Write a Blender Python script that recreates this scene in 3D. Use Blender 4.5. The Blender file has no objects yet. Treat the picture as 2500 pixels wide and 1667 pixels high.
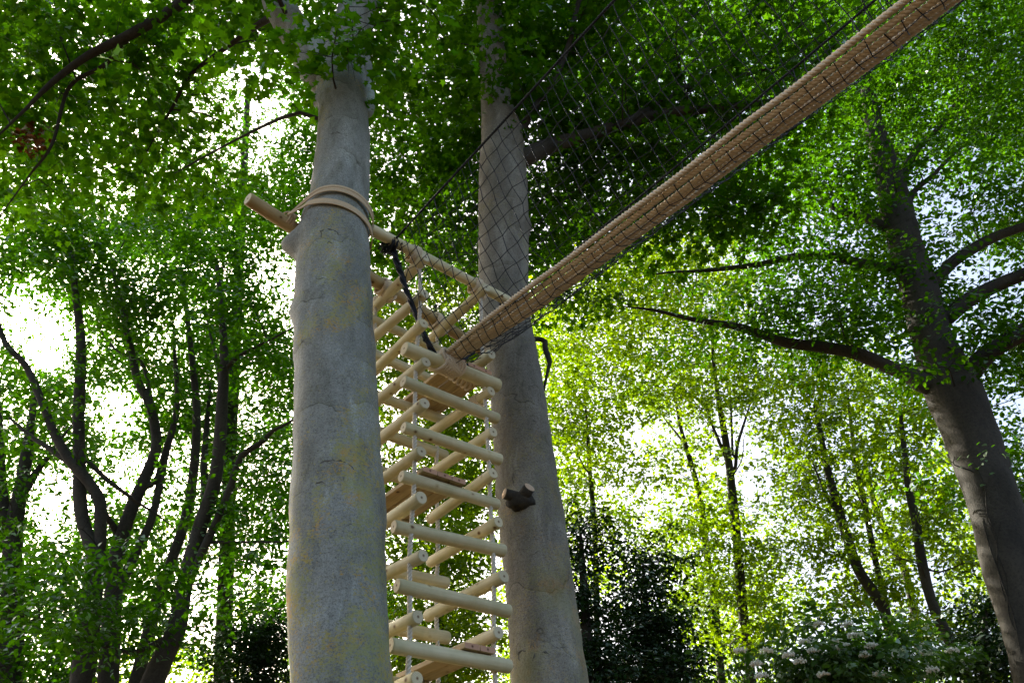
import bpy, math, random
import numpy as np
from mathutils import Vector, Matrix, noise as mnoise

random.seed(7)
sc = bpy.context.scene
col = sc.collection

# ------------------------------------------------------------------ camera
EYE = np.array([0.0, 0.0, 1.6])
PITCH, ROLL, F = math.radians(37.56), math.radians(3.63), 1984.0      # F in pixels of the 2500 px wide photo
_r = np.array([1.0, 0, 0]); _u = np.array([0, -math.sin(PITCH), math.cos(PITCH)]); _f = np.array([0, math.cos(PITCH), math.sin(PITCH)])
CX = _r * math.cos(ROLL) - _u * math.sin(ROLL)
CY = _r * math.sin(ROLL) + _u * math.cos(ROLL)
cam = bpy.data.cameras.new('camera')
cam.sensor_width = 36.0; cam.lens = F / 2500 * 36; cam.clip_end = 2000; cam.clip_start = 0.05
cam_o = bpy.data.objects.new('camera', cam); col.objects.link(cam_o)
m = Matrix.Identity(4)
for i in range(3):
    m[i][0] = CX[i]; m[i][1] = CY[i]; m[i][2] = -_f[i]; m[i][3] = EYE[i]
cam_o.matrix_world = m
sc.camera = cam_o

# ------------------------------------------------------------------ light
SUN_AZ, SUN_EL = math.radians(-36.1), math.radians(33.7)
w = bpy.data.worlds.new('World'); sc.world = w; w.use_nodes = True
nt = w.node_tree; bg = nt.nodes['Background']
sky = nt.nodes.new('ShaderNodeTexSky'); sky.sky_type = 'NISHITA'; sky.sun_disc = False
sky.sun_elevation = SUN_EL; sky.sun_rotation = SUN_AZ
sky.air_density = 1.0; sky.dust_density = 7.0; sky.ozone_density = 1.0; sky.altitude = 60
nt.links.new(sky.outputs[0], bg.inputs[0]); bg.inputs[1].default_value = 0.15
sl = bpy.data.lights.new('sun', 'SUN'); sl.energy = 5.0; sl.angle = math.radians(0.53); sl.color = (1.0, 0.95, 0.85)
so = bpy.data.objects.new('sun', sl); col.objects.link(so)
SUN_DIR = Vector((math.sin(SUN_AZ) * math.cos(SUN_EL), math.cos(SUN_AZ) * math.cos(SUN_EL), math.sin(SUN_EL)))
so.rotation_euler = SUN_DIR.to_track_quat('Z', 'Y').to_euler(); so.location = SUN_DIR * 60

vs = sc.view_settings
vs.view_transform = 'Standard'; vs.look = 'None'; vs.gamma = 1.0; vs.use_curve_mapping = False
vs.exposure = 1.55
cy = sc.cycles
cy.max_bounces = 8; cy.diffuse_bounces = 4; cy.glossy_bounces = 2; cy.transmission_bounces = 4; cy.transparent_max_bounces = 4
cy.use_denoising = True; cy.caustics_reflective = False; cy.caustics_refractive = False

# ------------------------------------------------------------------ pixels to positions
K = 2500.0 / 2352.0                     # points read off the 2352 px wide view of the photo
def ray(u, v):
    a = (u * K - 1250) / F; b = (833.5 - v * K) / F
    return _f + a * CX + b * CY
def atY(u, v, Y):                       # a point at forward distance Y
    r = ray(u, v); return EYE + r * (Y / r[1])
def atH(u, v, h):                       # a point at height h above the eye
    r = ray(u, v); return EYE + r * (h / r[2])
def depth(p): return float(np.dot(np.asarray(p) - EYE, _f))
def project(P):                         # world points to view pixels
    d = np.asarray(P) - EYE
    z = d @ _f
    return np.stack([(1250 + F * (d @ CX) / z) / K, (833.5 - F * (d @ CY) / z) / K], -1), z

# ------------------------------------------------------------------ materials
def nodes_of(name):
    mt = bpy.data.materials.new(name); mt.use_nodes = True
    n = mt.node_tree; n.nodes.clear()
    out = n.nodes.new('ShaderNodeOutputMaterial')
    return mt, n, out
def N(n, t, **kw):
    x = n.nodes.new(t)
    for k, v in kw.items():
        if k.startswith('i_'):
            x.inputs[k[2:].replace('_', ' ')].default_value = v
        else: setattr(x, k, v)
    return x
def ramp(n, fac, stops):
    r = n.nodes.new('ShaderNodeValToRGB'); e = r.color_ramp.elements
    while len(e) > 1: e.remove(e[-1])
    e[0].position = stops[0][0]; e[0].color = (*stops[0][1], 1)
    for p, c in stops[1:]:
        q = e.new(p); q.color = (*c, 1)
    n.links.new(fac, r.inputs[0]); return r
def mixc(n, fac, a, b, mode='MIX'):
    x = n.nodes.new('ShaderNodeMix'); x.data_type = 'RGBA'; x.blend_type = mode
    for s, i in ((fac, 0), (a, 6), (b, 7)):
        if hasattr(s, 'links'): n.links.new(s, x.inputs[i])
        else: x.inputs[i].default_value = s if i == 0 else (*s, 1)
    return x.outputs[2]
def noise_tex(n, vec, scale, detail=4, rough=.6, dist=0.):
    t = N(n, 'ShaderNodeTexNoise'); t.inputs['Scale'].default_value = scale; t.inputs['Detail'].default_value = detail
    t.inputs['Roughness'].default_value = rough; t.inputs['Distortion'].default_value = dist
    if vec is not None: n.links.new(vec, t.inputs['Vector'])
    return t.outputs[0]
def mapping(n, vec, scale=(1, 1, 1), loc=None):
    mp = N(n, 'ShaderNodeMapping'); mp.inputs['Scale'].default_value = scale
    n.links.new(vec, mp.inputs[0])
    if loc is not None: n.links.new(loc, mp.inputs[1])
    return mp.outputs[0]
def bump(n, h, strength, dist):
    b = N(n, 'ShaderNodeBump'); b.inputs['Strength'].default_value = strength; b.inputs['Distance'].default_value = dist
    n.links.new(h, b.inputs['Height']); return b.outputs[0]

def leaf_material(name, dark, light, trans_mul=(2.1, 2.6, .4), trans=.58):
    mt, n, out = nodes_of(name)
    at = N(n, 'ShaderNodeAttribute', attribute_name='tint')
    c = ramp(n, at.outputs['Fac'], [(0, dark), (.5, tuple((a + b) / 2 for a, b in zip(dark, light))), (1, light)])
    tc = mixc(n, 1.0, c.outputs[0], trans_mul, 'MULTIPLY')
    d = N(n, 'ShaderNodeBsdfDiffuse'); n.links.new(c.outputs[0], d.inputs[0])
    t = N(n, 'ShaderNodeBsdfTranslucent'); n.links.new(tc, t.inputs[0])
    g = N(n, 'ShaderNodeBsdfGlossy'); g.inputs['Roughness'].default_value = .45; g.inputs[0].default_value = (.9, 1, .9, 1)
    mx = N(n, 'ShaderNodeMixShader'); mx.inputs[0].default_value = trans
    n.links.new(d.outputs[0], mx.inputs[1]); n.links.new(t.outputs[0], mx.inputs[2])
    fr = N(n, 'ShaderNodeLayerWeight'); fr.inputs[0].default_value = .12
    ml = N(n, 'ShaderNodeMath', operation='MULTIPLY'); n.links.new(fr.outputs['Fresnel'], ml.inputs[0]); ml.inputs[1].default_value = .2
    m2 = N(n, 'ShaderNodeMixShader'); n.links.new(ml.outputs[0], m2.inputs[0])
    n.links.new(mx.outputs[0], m2.inputs[1]); n.links.new(g.outputs[0], m2.inputs[2])
    n.links.new(m2.outputs[0], out.inputs[0])
    return mt

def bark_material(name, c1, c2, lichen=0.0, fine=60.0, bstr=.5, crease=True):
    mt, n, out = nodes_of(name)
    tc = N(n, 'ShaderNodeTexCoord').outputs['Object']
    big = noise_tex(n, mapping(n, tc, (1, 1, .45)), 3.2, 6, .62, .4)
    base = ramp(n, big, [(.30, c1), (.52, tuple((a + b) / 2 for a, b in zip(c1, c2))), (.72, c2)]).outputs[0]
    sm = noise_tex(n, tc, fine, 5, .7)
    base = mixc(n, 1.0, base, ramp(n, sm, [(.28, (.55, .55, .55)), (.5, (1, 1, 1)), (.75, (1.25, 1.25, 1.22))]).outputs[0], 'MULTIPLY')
    h = sm
    if crease:
        cr = noise_tex(n, mapping(n, tc, (1.3, 1.3, 9)), 1.6, 5, .6, .5)
        line = ramp(n, cr, [(.490, (1, 1, 1)), (.5, (.66, .64, .60)), (.510, (1, 1, 1))]).outputs[0]
        msk = ramp(n, noise_tex(n, tc, 2.3, 2), [(.5, (0, 0, 0)), (.6, (1, 1, 1))]).outputs[0]
        base = mixc(n, msk, base, mixc(n, 1.0, base, line, 'MULTIPLY'))
        bw = N(n, 'ShaderNodeMath', operation='MULTIPLY_ADD'); n.links.new(line, bw.inputs[0]); bw.inputs[1].default_value = .2; n.links.new(sm, bw.inputs[2])
        h = bw.outputs[0]
        # growth rings that bow round the trunk
        sx = N(n, 'ShaderNodeSeparateXYZ'); n.links.new(tc, sx.inputs[0])
        wob = N(n, 'ShaderNodeMath', operation='MULTIPLY_ADD'); n.links.new(noise_tex(n, tc, 1.9, 3, .55), wob.inputs[0]); wob.inputs[1].default_value = 1.1; n.links.new(sx.outputs[2], wob.inputs[2])
        sc2 = N(n, 'ShaderNodeMath', operation='MULTIPLY'); n.links.new(wob.outputs[0], sc2.inputs[0]); sc2.inputs[1].default_value = 1.9
        fr2 = N(n, 'ShaderNodeMath', operation='FRACT'); n.links.new(sc2.outputs[0], fr2.inputs[0])
        ring = ramp(n, fr2.outputs[0], [(0, (1, 1, 1)), (.47, (1.08, 1.08, 1.06)), (.492, (.45, .43, .38)), (.51, (.85, .84, .8)), (.62, (.9, .9, .88)), (.8, (1, 1, 1))]).outputs[0]
        rm = ramp(n, noise_tex(n, mapping(n, tc, (1, 1, .6)), 3.1, 3), [(.47, (0, 0, 0)), (.56, (1, 1, 1))]).outputs[0]
        base = mixc(n, rm, base, mixc(n, 1.0, base, ring, 'MULTIPLY'))
        pale = ramp(n, noise_tex(n, mapping(n, tc, (1.6, 1.6, .7)), 2.4, 7, .68, .8), [(.36, (.74, .73, .68)), (.5, (1, 1, 1)), (.56, (1.02, 1.02, 1.02)), (.66, (1.38, 1.42, 1.45))]).outputs[0]
        base = mixc(n, 1.0, base, pale, 'MULTIPLY')
        spk = ramp(n, noise_tex(n, tc, 140, 3, .8), [(.36, (.6, .58, .52)), (.46, (1, 1, 1))]).outputs[0]
        base = mixc(n, 1.0, base, spk, 'MULTIPLY')
    if lichen > 0:
        # lichen thins out with height, as on the real trunk
        sep = N(n, 'ShaderNodeSeparateXYZ'); n.links.new(tc, sep.inputs[0])
        mr = N(n, 'ShaderNodeMapRange'); n.links.new(sep.outputs[2], mr.inputs[0])
        mr.inputs[1].default_value = 2.2; mr.inputs[2].default_value = 6.6; mr.inputs[3].default_value = .14; mr.inputs[4].default_value = -.08
        l0 = noise_tex(n, mapping(n, tc, (1, 1, .8)), 2.2, 6, .66, .4)
        l1 = noise_tex(n, mapping(n, tc, (1, 1, 1.7)), 46, 6, .8)
        a = N(n, 'ShaderNodeMath', operation='MULTIPLY_ADD'); n.links.new(l1, a.inputs[0]); a.inputs[1].default_value = 1.3; n.links.new(l0, a.inputs[2])
        b = N(n, 'ShaderNodeMath', operation='ADD'); n.links.new(a.outputs[0], b.inputs[0]); n.links.new(mr.outputs[0], b.inputs[1])
        b2 = N(n, 'ShaderNodeMath', operation='SUBTRACT'); n.links.new(b.outputs[0], b2.inputs[0]); b2.inputs[1].default_value = .73
        lm = ramp(n, b2.outputs[0], [(.0, (0, 0, 0)), (.5, (0, 0, 0)), (.56, (.8, .8, .8))]).outputs[0]
        hue = ramp(n, noise_tex(n, tc, 5.5, 3), [(.43, (.33, .34, .10)), (.55, (.45, .37, .06)), (.66, (.60, .32, .03))]).outputs[0]
        lf = mixc(n, 1.0, lm, (lichen, lichen, lichen), 'MULTIPLY')
        base = mixc(n, lf, base, hue)
    p = N(n, 'ShaderNodeBsdfPrincipled'); n.links.new(base, p.inputs['Base Color']); p.inputs['Roughness'].default_value = .85
    p.inputs['Specular IOR Level'].default_value = .25
    n.links.new(bump(n, h, bstr, .012), p.inputs['Normal'])
    n.links.new(p.outputs[0], out.inputs[0])
    return mt

def wood_material(name, base, dark, end=False):
    mt, n, out = nodes_of(name)
    tc = N(n, 'ShaderNodeTexCoord').outputs['Object']
    oi = N(n, 'ShaderNodeObjectInfo').outputs['Random']
    sc_ = N(n, 'ShaderNodeVectorMath', operation='SCALE'); sc_.inputs[0].default_value = (37, 61, 13); n.links.new(oi, sc_.inputs['Scale'])
    off = sc_.outputs[0]
    if end:
        wv = N(n, 'ShaderNodeTexWave', wave_type='RINGS', rings_direction='X'); wv.inputs['Scale'].default_value = 38; wv.inputs['Distortion'].default_value = 1.5
        n.links.new(tc, wv.inputs[0])
        c = ramp(n, wv.outputs['Fac'], [(.2, base), (.9, dark)]).outputs[0]
        h = wv.outputs['Fac']
        sp = N(n, 'ShaderNodeSeparateXYZ'); n.links.new(tc, sp.inputs[0]); cb = N(n, 'ShaderNodeCombineXYZ'); n.links.new(sp.outputs[1], cb.inputs[1]); n.links.new(sp.outputs[2], cb.inputs[2])
        ln = N(n, 'ShaderNodeVectorMath', operation='LENGTH'); n.links.new(cb.outputs[0], ln.inputs[0])
        c = mixc(n, 1.0, c, ramp(n, ln.outputs['Value'], [(0, (.15, .1, .06)), (.006, (.3, .2, .12)), (.011, (1, 1, 1))]).outputs[0], 'MULTIPLY')
    else:
        g = noise_tex(n, mapping(n, tc, (1.2, 22, 22), off), 1.6, 5, .6, .3)
        c = ramp(n, g, [(.3, dark), (.55, base), (.8, tuple(min(1, x * 1.12) for x in base))]).outputs[0]
        # branch knots
        vo = N(n, 'ShaderNodeTexVoronoi', feature='F1'); vo.inputs['Scale'].default_value = 9; vo.inputs['Randomness'].default_value = 1
        n.links.new(mapping(n, tc, (.8, 1, 1), off), vo.inputs['Vector'])
        kn = ramp(n, vo.outputs['Distance'], [(.0, (.12, .07, .03)), (.07, (.25, .15, .07)), (.13, (.85, .80, .72)), (.2, (1, 1, 1))]).outputs[0]
        sel = ramp(n, N(n, 'ShaderNodeSeparateColor').outputs[0] if False else vo.outputs['Color'], [(.0, (1, 1, 1)), (1, (1, 1, 1))]).outputs[0]
        c = mixc(n, 1.0, c, kn, 'MULTIPLY')
        st = ramp(n, noise_tex(n, mapping(n, tc, (1, 1, 1), off), 5, 4), [(.35, (.80, .82, .74)), (.6, (1, 1, 1))]).outputs[0]
        c = mixc(n, 1.0, c, st, 'MULTIPLY')
        h = g
    vr = ramp(n, oi, [(0, (.86, .84, .78)), (.5, (1, 1, 1)), (1, (1.06, 1.02, .92))]).outputs[0]
    c = mixc(n, 1.0, c, vr, 'MULTIPLY')
    p = N(n, 'ShaderNodeBsdfPrincipled'); n.links.new(c, p.inputs['Base Color']); p.inputs['Roughness'].default_value = .7
    n.links.new(bump(n, h, .25, .003), p.inputs['Normal']); n.links.new(p.outputs[0], out.inputs[0])
    return mt

def plain(name, c1, c2, scale=40, rough=.8, bstr=.3, bdist=.004):
    mt, n, out = nodes_of(name)
    tc = N(n, 'ShaderNodeTexCoord').outputs['Object']
    t = noise_tex(n, tc, scale, 4, .65)
    c = ramp(n, t, [(.3, c1), (.7, c2)]).outputs[0]
    p = N(n, 'ShaderNodeBsdfPrincipled'); n.links.new(c, p.inputs['Base Color']); p.inputs['Roughness'].default_value = rough
    p.inputs['Specular IOR Level'].default_value = .3
    n.links.new(bump(n, t, bstr, bdist), p.inputs['Normal']); n.links.new(p.outputs[0], out.inputs[0])
    return mt

M = {
 'bark_pale': bark_material('bark_pale', (.21, .22, .19), (.38, .39, .345), lichen=.85, fine=70),
 'bark_brown': bark_material('bark_brown', (.155, .142, .115), (.29, .27, .22), lichen=.32, fine=70),
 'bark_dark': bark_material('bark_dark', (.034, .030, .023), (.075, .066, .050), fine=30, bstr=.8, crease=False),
 'bark_twig': bark_material('bark_twig', (.025, .022, .017), (.055, .048, .036), fine=30, crease=False),
 'leaf_beech': leaf_material('leaf_beech', (.021, .064, .004), (.060, .118, .008)),
 'leaf_maple': leaf_material('leaf_maple', (.018, .064, .004), (.056, .122, .008)),
 'leaf_bright': leaf_material('leaf_bright', (.032, .096, .006), (.090, .170, .011)),  # maple leaf with raised colour, standing in for light the near crown lacks
 'bark_scar': plain('bark_scar', (.075, .070, .055), (.17, .16, .13), 45, .9, .6, .01),
 'leaf_young': leaf_material('leaf_young', (.058, .102, .004), (.125, .172, .007), (2.7, 2.9, .4), .66),
 'leaf_evergreen': leaf_material('leaf_evergreen', (.010, .026, .008), (.022, .05, .014), trans=.2),
 'leaf_elder': leaf_material('leaf_elder', (.035, .08, .02), (.075, .14, .04), trans=.35),
 'leaf_dry': leaf_material('leaf_dry', (.06, .03, .014), (.12, .055, .022), trans_mul=(1.4, 1, .6)),
 'pole': wood_material('pole_wood', (.74, .66, .42), (.62, .53, .31)),
 'pole_end': wood_material('pole_end_grain', (.74, .66, .45), (.58, .50, .31), end=True),
 'beam': wood_material('beam_wood', (.47, .35, .17), (.33, .22, .09)),
 'plank': wood_material('plank_wood', (.52, .38, .20), (.40, .27, .13)),
 'plank_end': wood_material('plank_end_grain', (.62, .36, .22), (.50, .26, .15), end=True),
 'rope': plain('manila_rope', (.66, .54, .37), (.86, .73, .54), 160, .85, .4, .002),
 'rope_white': plain('white_rope', (.60, .54, .43), (.76, .70, .58), 160, .85, .4, .002),
 'strap': plain('tan_strap', (.55, .41, .24), (.66, .51, .32), 90, .75, .15, .001),
 'net': plain('black_net_cord', (.006, .007, .010), (.016, .017, .022), 200, .55, .2, .001),
 'cut': plain('cut_wood', (.58, .40, .25), (.72, .54, .37), 30, .8),
 'flower': plain('cream_blossom', (.74, .72, .58), (.86, .84, .72), 60, .8),
 'ground': plain('leaf_litter', (.035, .026, .016), (.085, .06, .035), 6, .95, .6, .03),
}

# ------------------------------------------------------------------ object helpers
def tag(o, label=None, cat=None, group=None, kind=None):
    if label: o['label'] = label
    if cat: o['category'] = cat
    if group: o['group'] = group
    if kind: o['kind'] = kind
    return o
def empty(name, loc, label, cat, group=None):
    o = bpy.data.objects.new(name, None); col.objects.link(o); o.location = Vector([float(x) for x in loc]); o.empty_display_size = .3
    return tag(o, label, cat, group)
def link(name, mesh, parent=None, kind=None):
    o = bpy.data.objects.new(name, mesh); col.objects.link(o)
    if parent is not None:
        o.parent = parent
        o.matrix_parent_inverse = Matrix.Translation(-parent.location)   # meshes are written in world space
    if kind: o['kind'] = kind
    return o

class MB:                                # collects vertices and faces of one mesh
    def __init__(s): s.v = []; s.f = []; s.mi = []; s.n = 0
    def add(s, V, Fc, mi=0):
        V = np.asarray(V, float).reshape(-1, 3)
        s.v.append(V); s.f += [tuple(int(i) + s.n for i in q) for q in Fc]; s.mi += [mi] * len(Fc); s.n += len(V)
    def build(s, name, mats, parent=None, smooth=True, kind=None):
        me = bpy.data.meshes.new(name)
        me.from_pydata(np.concatenate(s.v).tolist(), [], s.f)
        for mt in (mats if isinstance(mats, (list, tuple)) else [mats]): me.materials.append(mt)
        me.polygons.foreach_set('material_index', s.mi)
        if smooth: me.polygons.foreach_set('use_smooth', [True] * len(me.polygons))
        me.update()
        return link(name, me, parent, kind)

def spline(P, step, extra=None):
    """Catmull-Rom through P, resampled about every step; extra columns ride along"""
    P = np.asarray(P, float)
    Q = P if extra is None else np.hstack([P, np.asarray(extra, float).reshape(len(P), -1)])
    if len(Q) == 2:
        k = max(2, int(np.linalg.norm(P[1] - P[0]) / step) + 1)
        t = np.linspace(0, 1, k)[:, None]; return Q[0] * (1 - t) + Q[1] * t
    E = np.vstack([2 * Q[0] - Q[1], Q, 2 * Q[-1] - Q[-2]]); out = []
    for i in range(1, len(E) - 2):
        k = max(1, int(np.linalg.norm(E[i + 1, :3] - E[i, :3]) / step))
        t = np.linspace(0, 1, k, endpoint=False)[:, None]
        a, b, c, d = E[i - 1], E[i], E[i + 1], E[i + 2]
        out.append(.5 * (2 * b + (c - a) * t + (2 * a - 5 * b + 4 * c - d) * t ** 2 + (3 * b - a - 3 * c + d) * t ** 3))
    out.append(Q[-1:]); return np.vstack(out)
def frames(P):
    T = np.gradient(P, axis=0); T /= np.linalg.norm(T, axis=1)[:, None] + 1e-12
    a = np.array([0, 0, 1.]) if abs(T[0, 2]) < .9 else np.array([1., 0, 0])
    n = np.cross(T[0], a); n /= np.linalg.norm(n); Ns = [n]
    for i in range(1, len(P)):
        n = Ns[-1] - T[i] * np.dot(Ns[-1], T[i]); n /= np.linalg.norm(n) + 1e-12; Ns.append(n)
    Ns = np.array(Ns); return T, Ns, np.cross(T, Ns)
_facecache = {}
def tube_faces(k, s, caps):
    key = (k, s, caps)
    if key not in _facecache:
        f = [(i * s + j, i * s + (j + 1) % s, (i + 1) * s + (j + 1) % s, (i + 1) * s + j) for i in range(k - 1) for j in range(s)]
        if caps: f += [tuple(range(s - 1, -1, -1)), tuple(range((k - 1) * s, k * s))]
        _facecache[key] = f
    return _facecache[key]
def tube(mb, P, R, sides=8, caps=True, mi=0):
    P = np.asarray(P, float); k = len(P); R = np.broadcast_to(np.asarray(R, float), (k,))
    T, A, B = frames(P); an = np.linspace(0, 2 * np.pi, sides, endpoint=False)
    V = P[:, None] + R[:, None, None] * (np.cos(an)[None, :, None] * A[:, None] + np.sin(an)[None, :, None] * B[:, None])
    mb.add(V, tube_faces(k, sides, caps), mi)
def twisted(mb, P, R, pitch, sides=6, per=8, strands=3, mi=0):
    """a laid rope: strands wound round the line P"""
    P = spline(P, pitch / per)
    L = np.concatenate([[0], np.cumsum(np.linalg.norm(np.diff(P, axis=0), axis=1))])
    T, A, B = frames(P)
    for s in range(strands):
        a = L / pitch * 2 * np.pi + s * 2 * np.pi / strands
        Q = P + .57 * R * (np.cos(a)[:, None] * A + np.sin(a)[:, None] * B)
        tube(mb, Q, R * .445, sides, True, mi)
def coil(center, axis, radius, length, turns, phase=0., per=14, slant=0.):
    """points of a rope wound round a pole"""
    axis = np.asarray(axis, float) / np.linalg.norm(axis)
    a = np.array([0, 0, 1.]) if abs(axis[2]) < .9 else np.array([1., 0, 0])
    u = np.cross(axis, a); u /= np.linalg.norm(u); v = np.cross(axis, u)
    t = np.linspace(0, 1, int(turns * per) + 1); th = phase + t * turns * 2 * np.pi
    return np.asarray(center) + np.outer((t - .5) * length + slant * np.cos(th), axis) + radius * (np.outer(np.cos(th), u) + np.outer(np.sin(th), v))

# ------------------------------------------------------------------ setting: ground
g = MB()
gn = 60; gs = np.linspace(-1, 1, gn + 1); gs = np.sign(gs) * np.abs(gs) ** 2.2 * 400
V = [(x, y, .10 * mnoise.noise(Vector((x * .15, y * .15, 3))) - .03) for y in gs for x in gs]
g.add(V, [(j * (gn + 1) + i, j * (gn + 1) + i + 1, (j + 1) * (gn + 1) + i + 1, (j + 1) * (gn + 1) + i) for j in range(gn) for i in range(gn)])
g.build('ground', M['ground'], kind='structure')

# ------------------------------------------------------------------ trees
def trace(pts, Y0, Y1=None):
    """(u, v, width) read off the photo -> positions and radii on a line that leans from Y0 to Y1"""
    Y1 = Y0 if Y1 is None else Y1
    P = []; R = []
    for i, (u, v, wd) in enumerate(pts):
        p = atY(u, v, Y0 + (Y1 - Y0) * i / max(1, len(pts) - 1)); P.append(p); R.append(.5 * wd * K * depth(p) / F)
    return np.array(P), np.array(R)
def to_ground(P, R, flare=1.35):
    d = P[0] - P[1]; d = d / max(1e-6, abs(d[2]))
    h = P[0][2]
    a = P[0] + d * h * .5; b = a + np.array([d[0] * .3, d[1] * .3, -1]) * h * .5 ; b[2] = -.15
    r0 = R[0]
    return np.vstack([b, b + (a - b) * .18, a, P]), np.concatenate([[r0 * flare * 1.25, r0 * 1.12, r0 * 1.05], R])
def wood_tube(name, P, R, parent, mat, step=.12, sides=14, rough=0., lumps=()):
    S = spline(P, step, R); Q, r = S[:, :3], np.maximum(S[:, 3], .003)
    T, A, B = frames(Q); an = np.linspace(0, 2 * np.pi, sides, endpoint=False)
    D = np.cos(an)[None, :, None] * A[:, None] + np.sin(an)[None, :, None] * B[:, None]
    V = Q[:, None] + r[:, None, None] * D
    if rough:
        flat = V.reshape(-1, 3); dn = D.reshape(-1, 3); rr = np.repeat(r, sides)
        off = np.array([mnoise.noise(Vector((p[0] * 2.2, p[1] * 2.2, p[2] * 1.1))) * .6 + mnoise.noise(Vector((p[0] * 6, p[1] * 6, p[2] * 4.5))) * .25
                        + mnoise.noise(Vector((p[0] * 15, p[1] * 15, p[2] * 22))) * .08 for p in flat])
        flat = flat + dn * (off * rough * rr)[:, None]
        for c, rad, amp in lumps:
            d2 = ((flat - np.asarray(c)) ** 2).sum(1) / rad ** 2
            flat = flat + dn * (amp * np.exp(-d2 * 1.6))[:, None]
        V = flat.reshape(V.shape)
    mb = MB(); mb.add(V, tube_faces(len(Q), sides, True))
    o = mb.build(name, mat, parent)
    return Q, r

GAPS = [  # sky seen between crowns in the photo: (u, v, ru, rv, strength)
 (957, 60, 45, 70, .9), (575, 160, 35, 50, .9), (610, 270, 55, 90, .8), (585, 350, 40, 40, .8), (520, 210, 60, 60, .5), (640, 620, 45, 60, .9), (660, 690, 30, 60, .7),
 (110, 770, 80, 75, .97), (40, 680, 40, 50, .9), (20, 930, 45, 60, .6), (270, 930, 60, 60, .9), (300, 1080, 60, 50, .85), (130, 1150, 70, 80, .9), (420, 1090, 40, 70, .75),
 (550, 920, 50, 60, .7), (470, 1380, 55, 90, .8), (440, 1270, 30, 60, .7), (380, 760, 40, 60, .5), (1220, 330, 25, 25, .8),
 (2220, 620, 80, 50, .95), (2150, 480, 70, 90, .75), (2110, 380, 30, 60, .7), (2290, 440, 60, 60, .5), (2330, 900, 40, 60, .7), (2010, 560, 30, 30, .7),
 (1720, 1060, 45, 75, .95), (1660, 1000, 35, 60, .7), (1560, 1010, 40, 40, .6), (1400, 1120, 60, 35, .7), (1510, 1150, 50, 40, .8), (1760, 1170, 30, 40, .7),
 (1440, 990, 30, 40, .5), (2020, 1180, 30, 40, .6), (1920, 1050, 40, 30, .5), (2140, 1280, 30, 30, .6), (1980, 1300, 25, 40, .6), (900, 960, 40, 50, .7), (920, 1060, 40, 40, .7), (900, 1200, 40, 40, .6),
 (910, 640, 30, 30, .6), (990, 680, 60, 40, .5), (1080, 720, 30, 30, .5), (260, 440, 60, 25, .5), (200, 360, 50, 40, .4), (470, 330, 40, 40, .5), (350, 620, 30, 20, .4)]

TAU = 3.75
DENSE = [(250, 150, 520, 260, .78), (1150, 120, 330, 180, 1.05), (1750, 1000, 480, 330, .78), (300, 700, 360, 330, 1.35), (1000, 1000, 150, 600, 1.25), (600, 1480, 140, 130, 1.3), (1800, 1480, 500, 120, 1.2), (150, 1400, 280, 200, 1.25)]
LEAF = {'lobed': [(0, 0), (.05, .38), (.28, .2), (.58, .45), (.62, .17), (1, 0), (.62, -.17), (.58, -.45), (.28, -.2), (.05, -.38)],
        'oval': [(0, 0), (.28, .27), (.66, .24), (1, 0), (.66, -.24), (.28, -.27)],
        'quad': [(0, 0), (.45, .34), (1, 0), (.45, -.34)]}

def leaves_mesh(name, C, Rs, cnt, rng, size, shape, mat, parent, tilt=.28, jit=.45, flat=.13, kind='stuff', thing=False):
    """leaf blades spread through flat sprays with centres C and radii Rs"""
    C = np.asarray(C); n = len(C)
    sn = np.stack([rng.normal(0, tilt, n), rng.normal(0, tilt, n), np.ones(n)], 1); sn /= np.linalg.norm(sn, axis=1)[:, None]
    ax = np.cross(sn, np.array([0., 1., .3])); ax /= np.linalg.norm(ax, axis=1)[:, None]; ay = np.cross(sn, ax)
    st = rng.random(n)
    idx = np.repeat(np.arange(n), cnt); k = len(idx)
    # blades stand along a few twigs of each spray
    ntw = 5; tw = rng.integers(0, ntw, k); base = rng.random(n)[idx] * 6.28
    th = base + tw * (2 * np.pi / ntw) + rng.normal(0, .22, k); rr = Rs[idx] * np.sqrt(rng.random(k) * .95 + .05)
    pos = C[idx] + ax[idx] * (rr * np.cos(th))[:, None] + ay[idx] * (rr * np.sin(th))[:, None] + sn[idx] * (rng.normal(0, 1, k) * flat * Rs[idx])[:, None]
    pos[:, 2] -= .22 * rr ** 2 / Rs[idx]
    tdir = th + rng.normal(0, .8, k)
    t = ax[idx] * np.cos(tdir)[:, None] + ay[idx] * np.sin(tdir)[:, None] + rng.normal(0, .25, (k, 3)); t[:, 2] -= .25
    t /= np.linalg.norm(t, axis=1)[:, None]
    nn = sn[idx] + rng.normal(0, jit, (k, 3)); nn -= t * (nn * t).sum(1)[:, None]; nn /= np.linalg.norm(nn, axis=1)[:, None]
    b = np.cross(nn, t)
    L = np.array(LEAF[shape]); s = size * rng.uniform(.65, 1.25, k)
    V = pos[:, None] + s[:, None, None] * (L[None, :, 0, None] * t[:, None] + L[None, :, 1, None] * b[:, None] + (np.abs(L[:, 1]) * .35 - .18 * L[:, 0] ** 2)[None, :, None] * nn[:, None])
    q = len(L); me = bpy.data.meshes.new(name)
    me.vertices.add(k * q); me.vertices.foreach_set('co', V.reshape(-1).astype(np.float32))
    me.loops.add(k * q); me.loops.foreach_set('vertex_index', np.arange(k * q, dtype=np.int32))
    me.polygons.add(k); me.polygons.foreach_set('loop_start', np.arange(0, k * q, q, dtype=np.int32))
    at = me.attributes.new('tint', 'FLOAT', 'FACE')
    at.data.foreach_set('value', np.clip(.55 * st[idx] + .45 * rng.random(k), 0, 1).astype(np.float32))
    me.materials.append(mat); me.update(calc_edges=True)
    return link(name, me, parent, kind)

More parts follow.
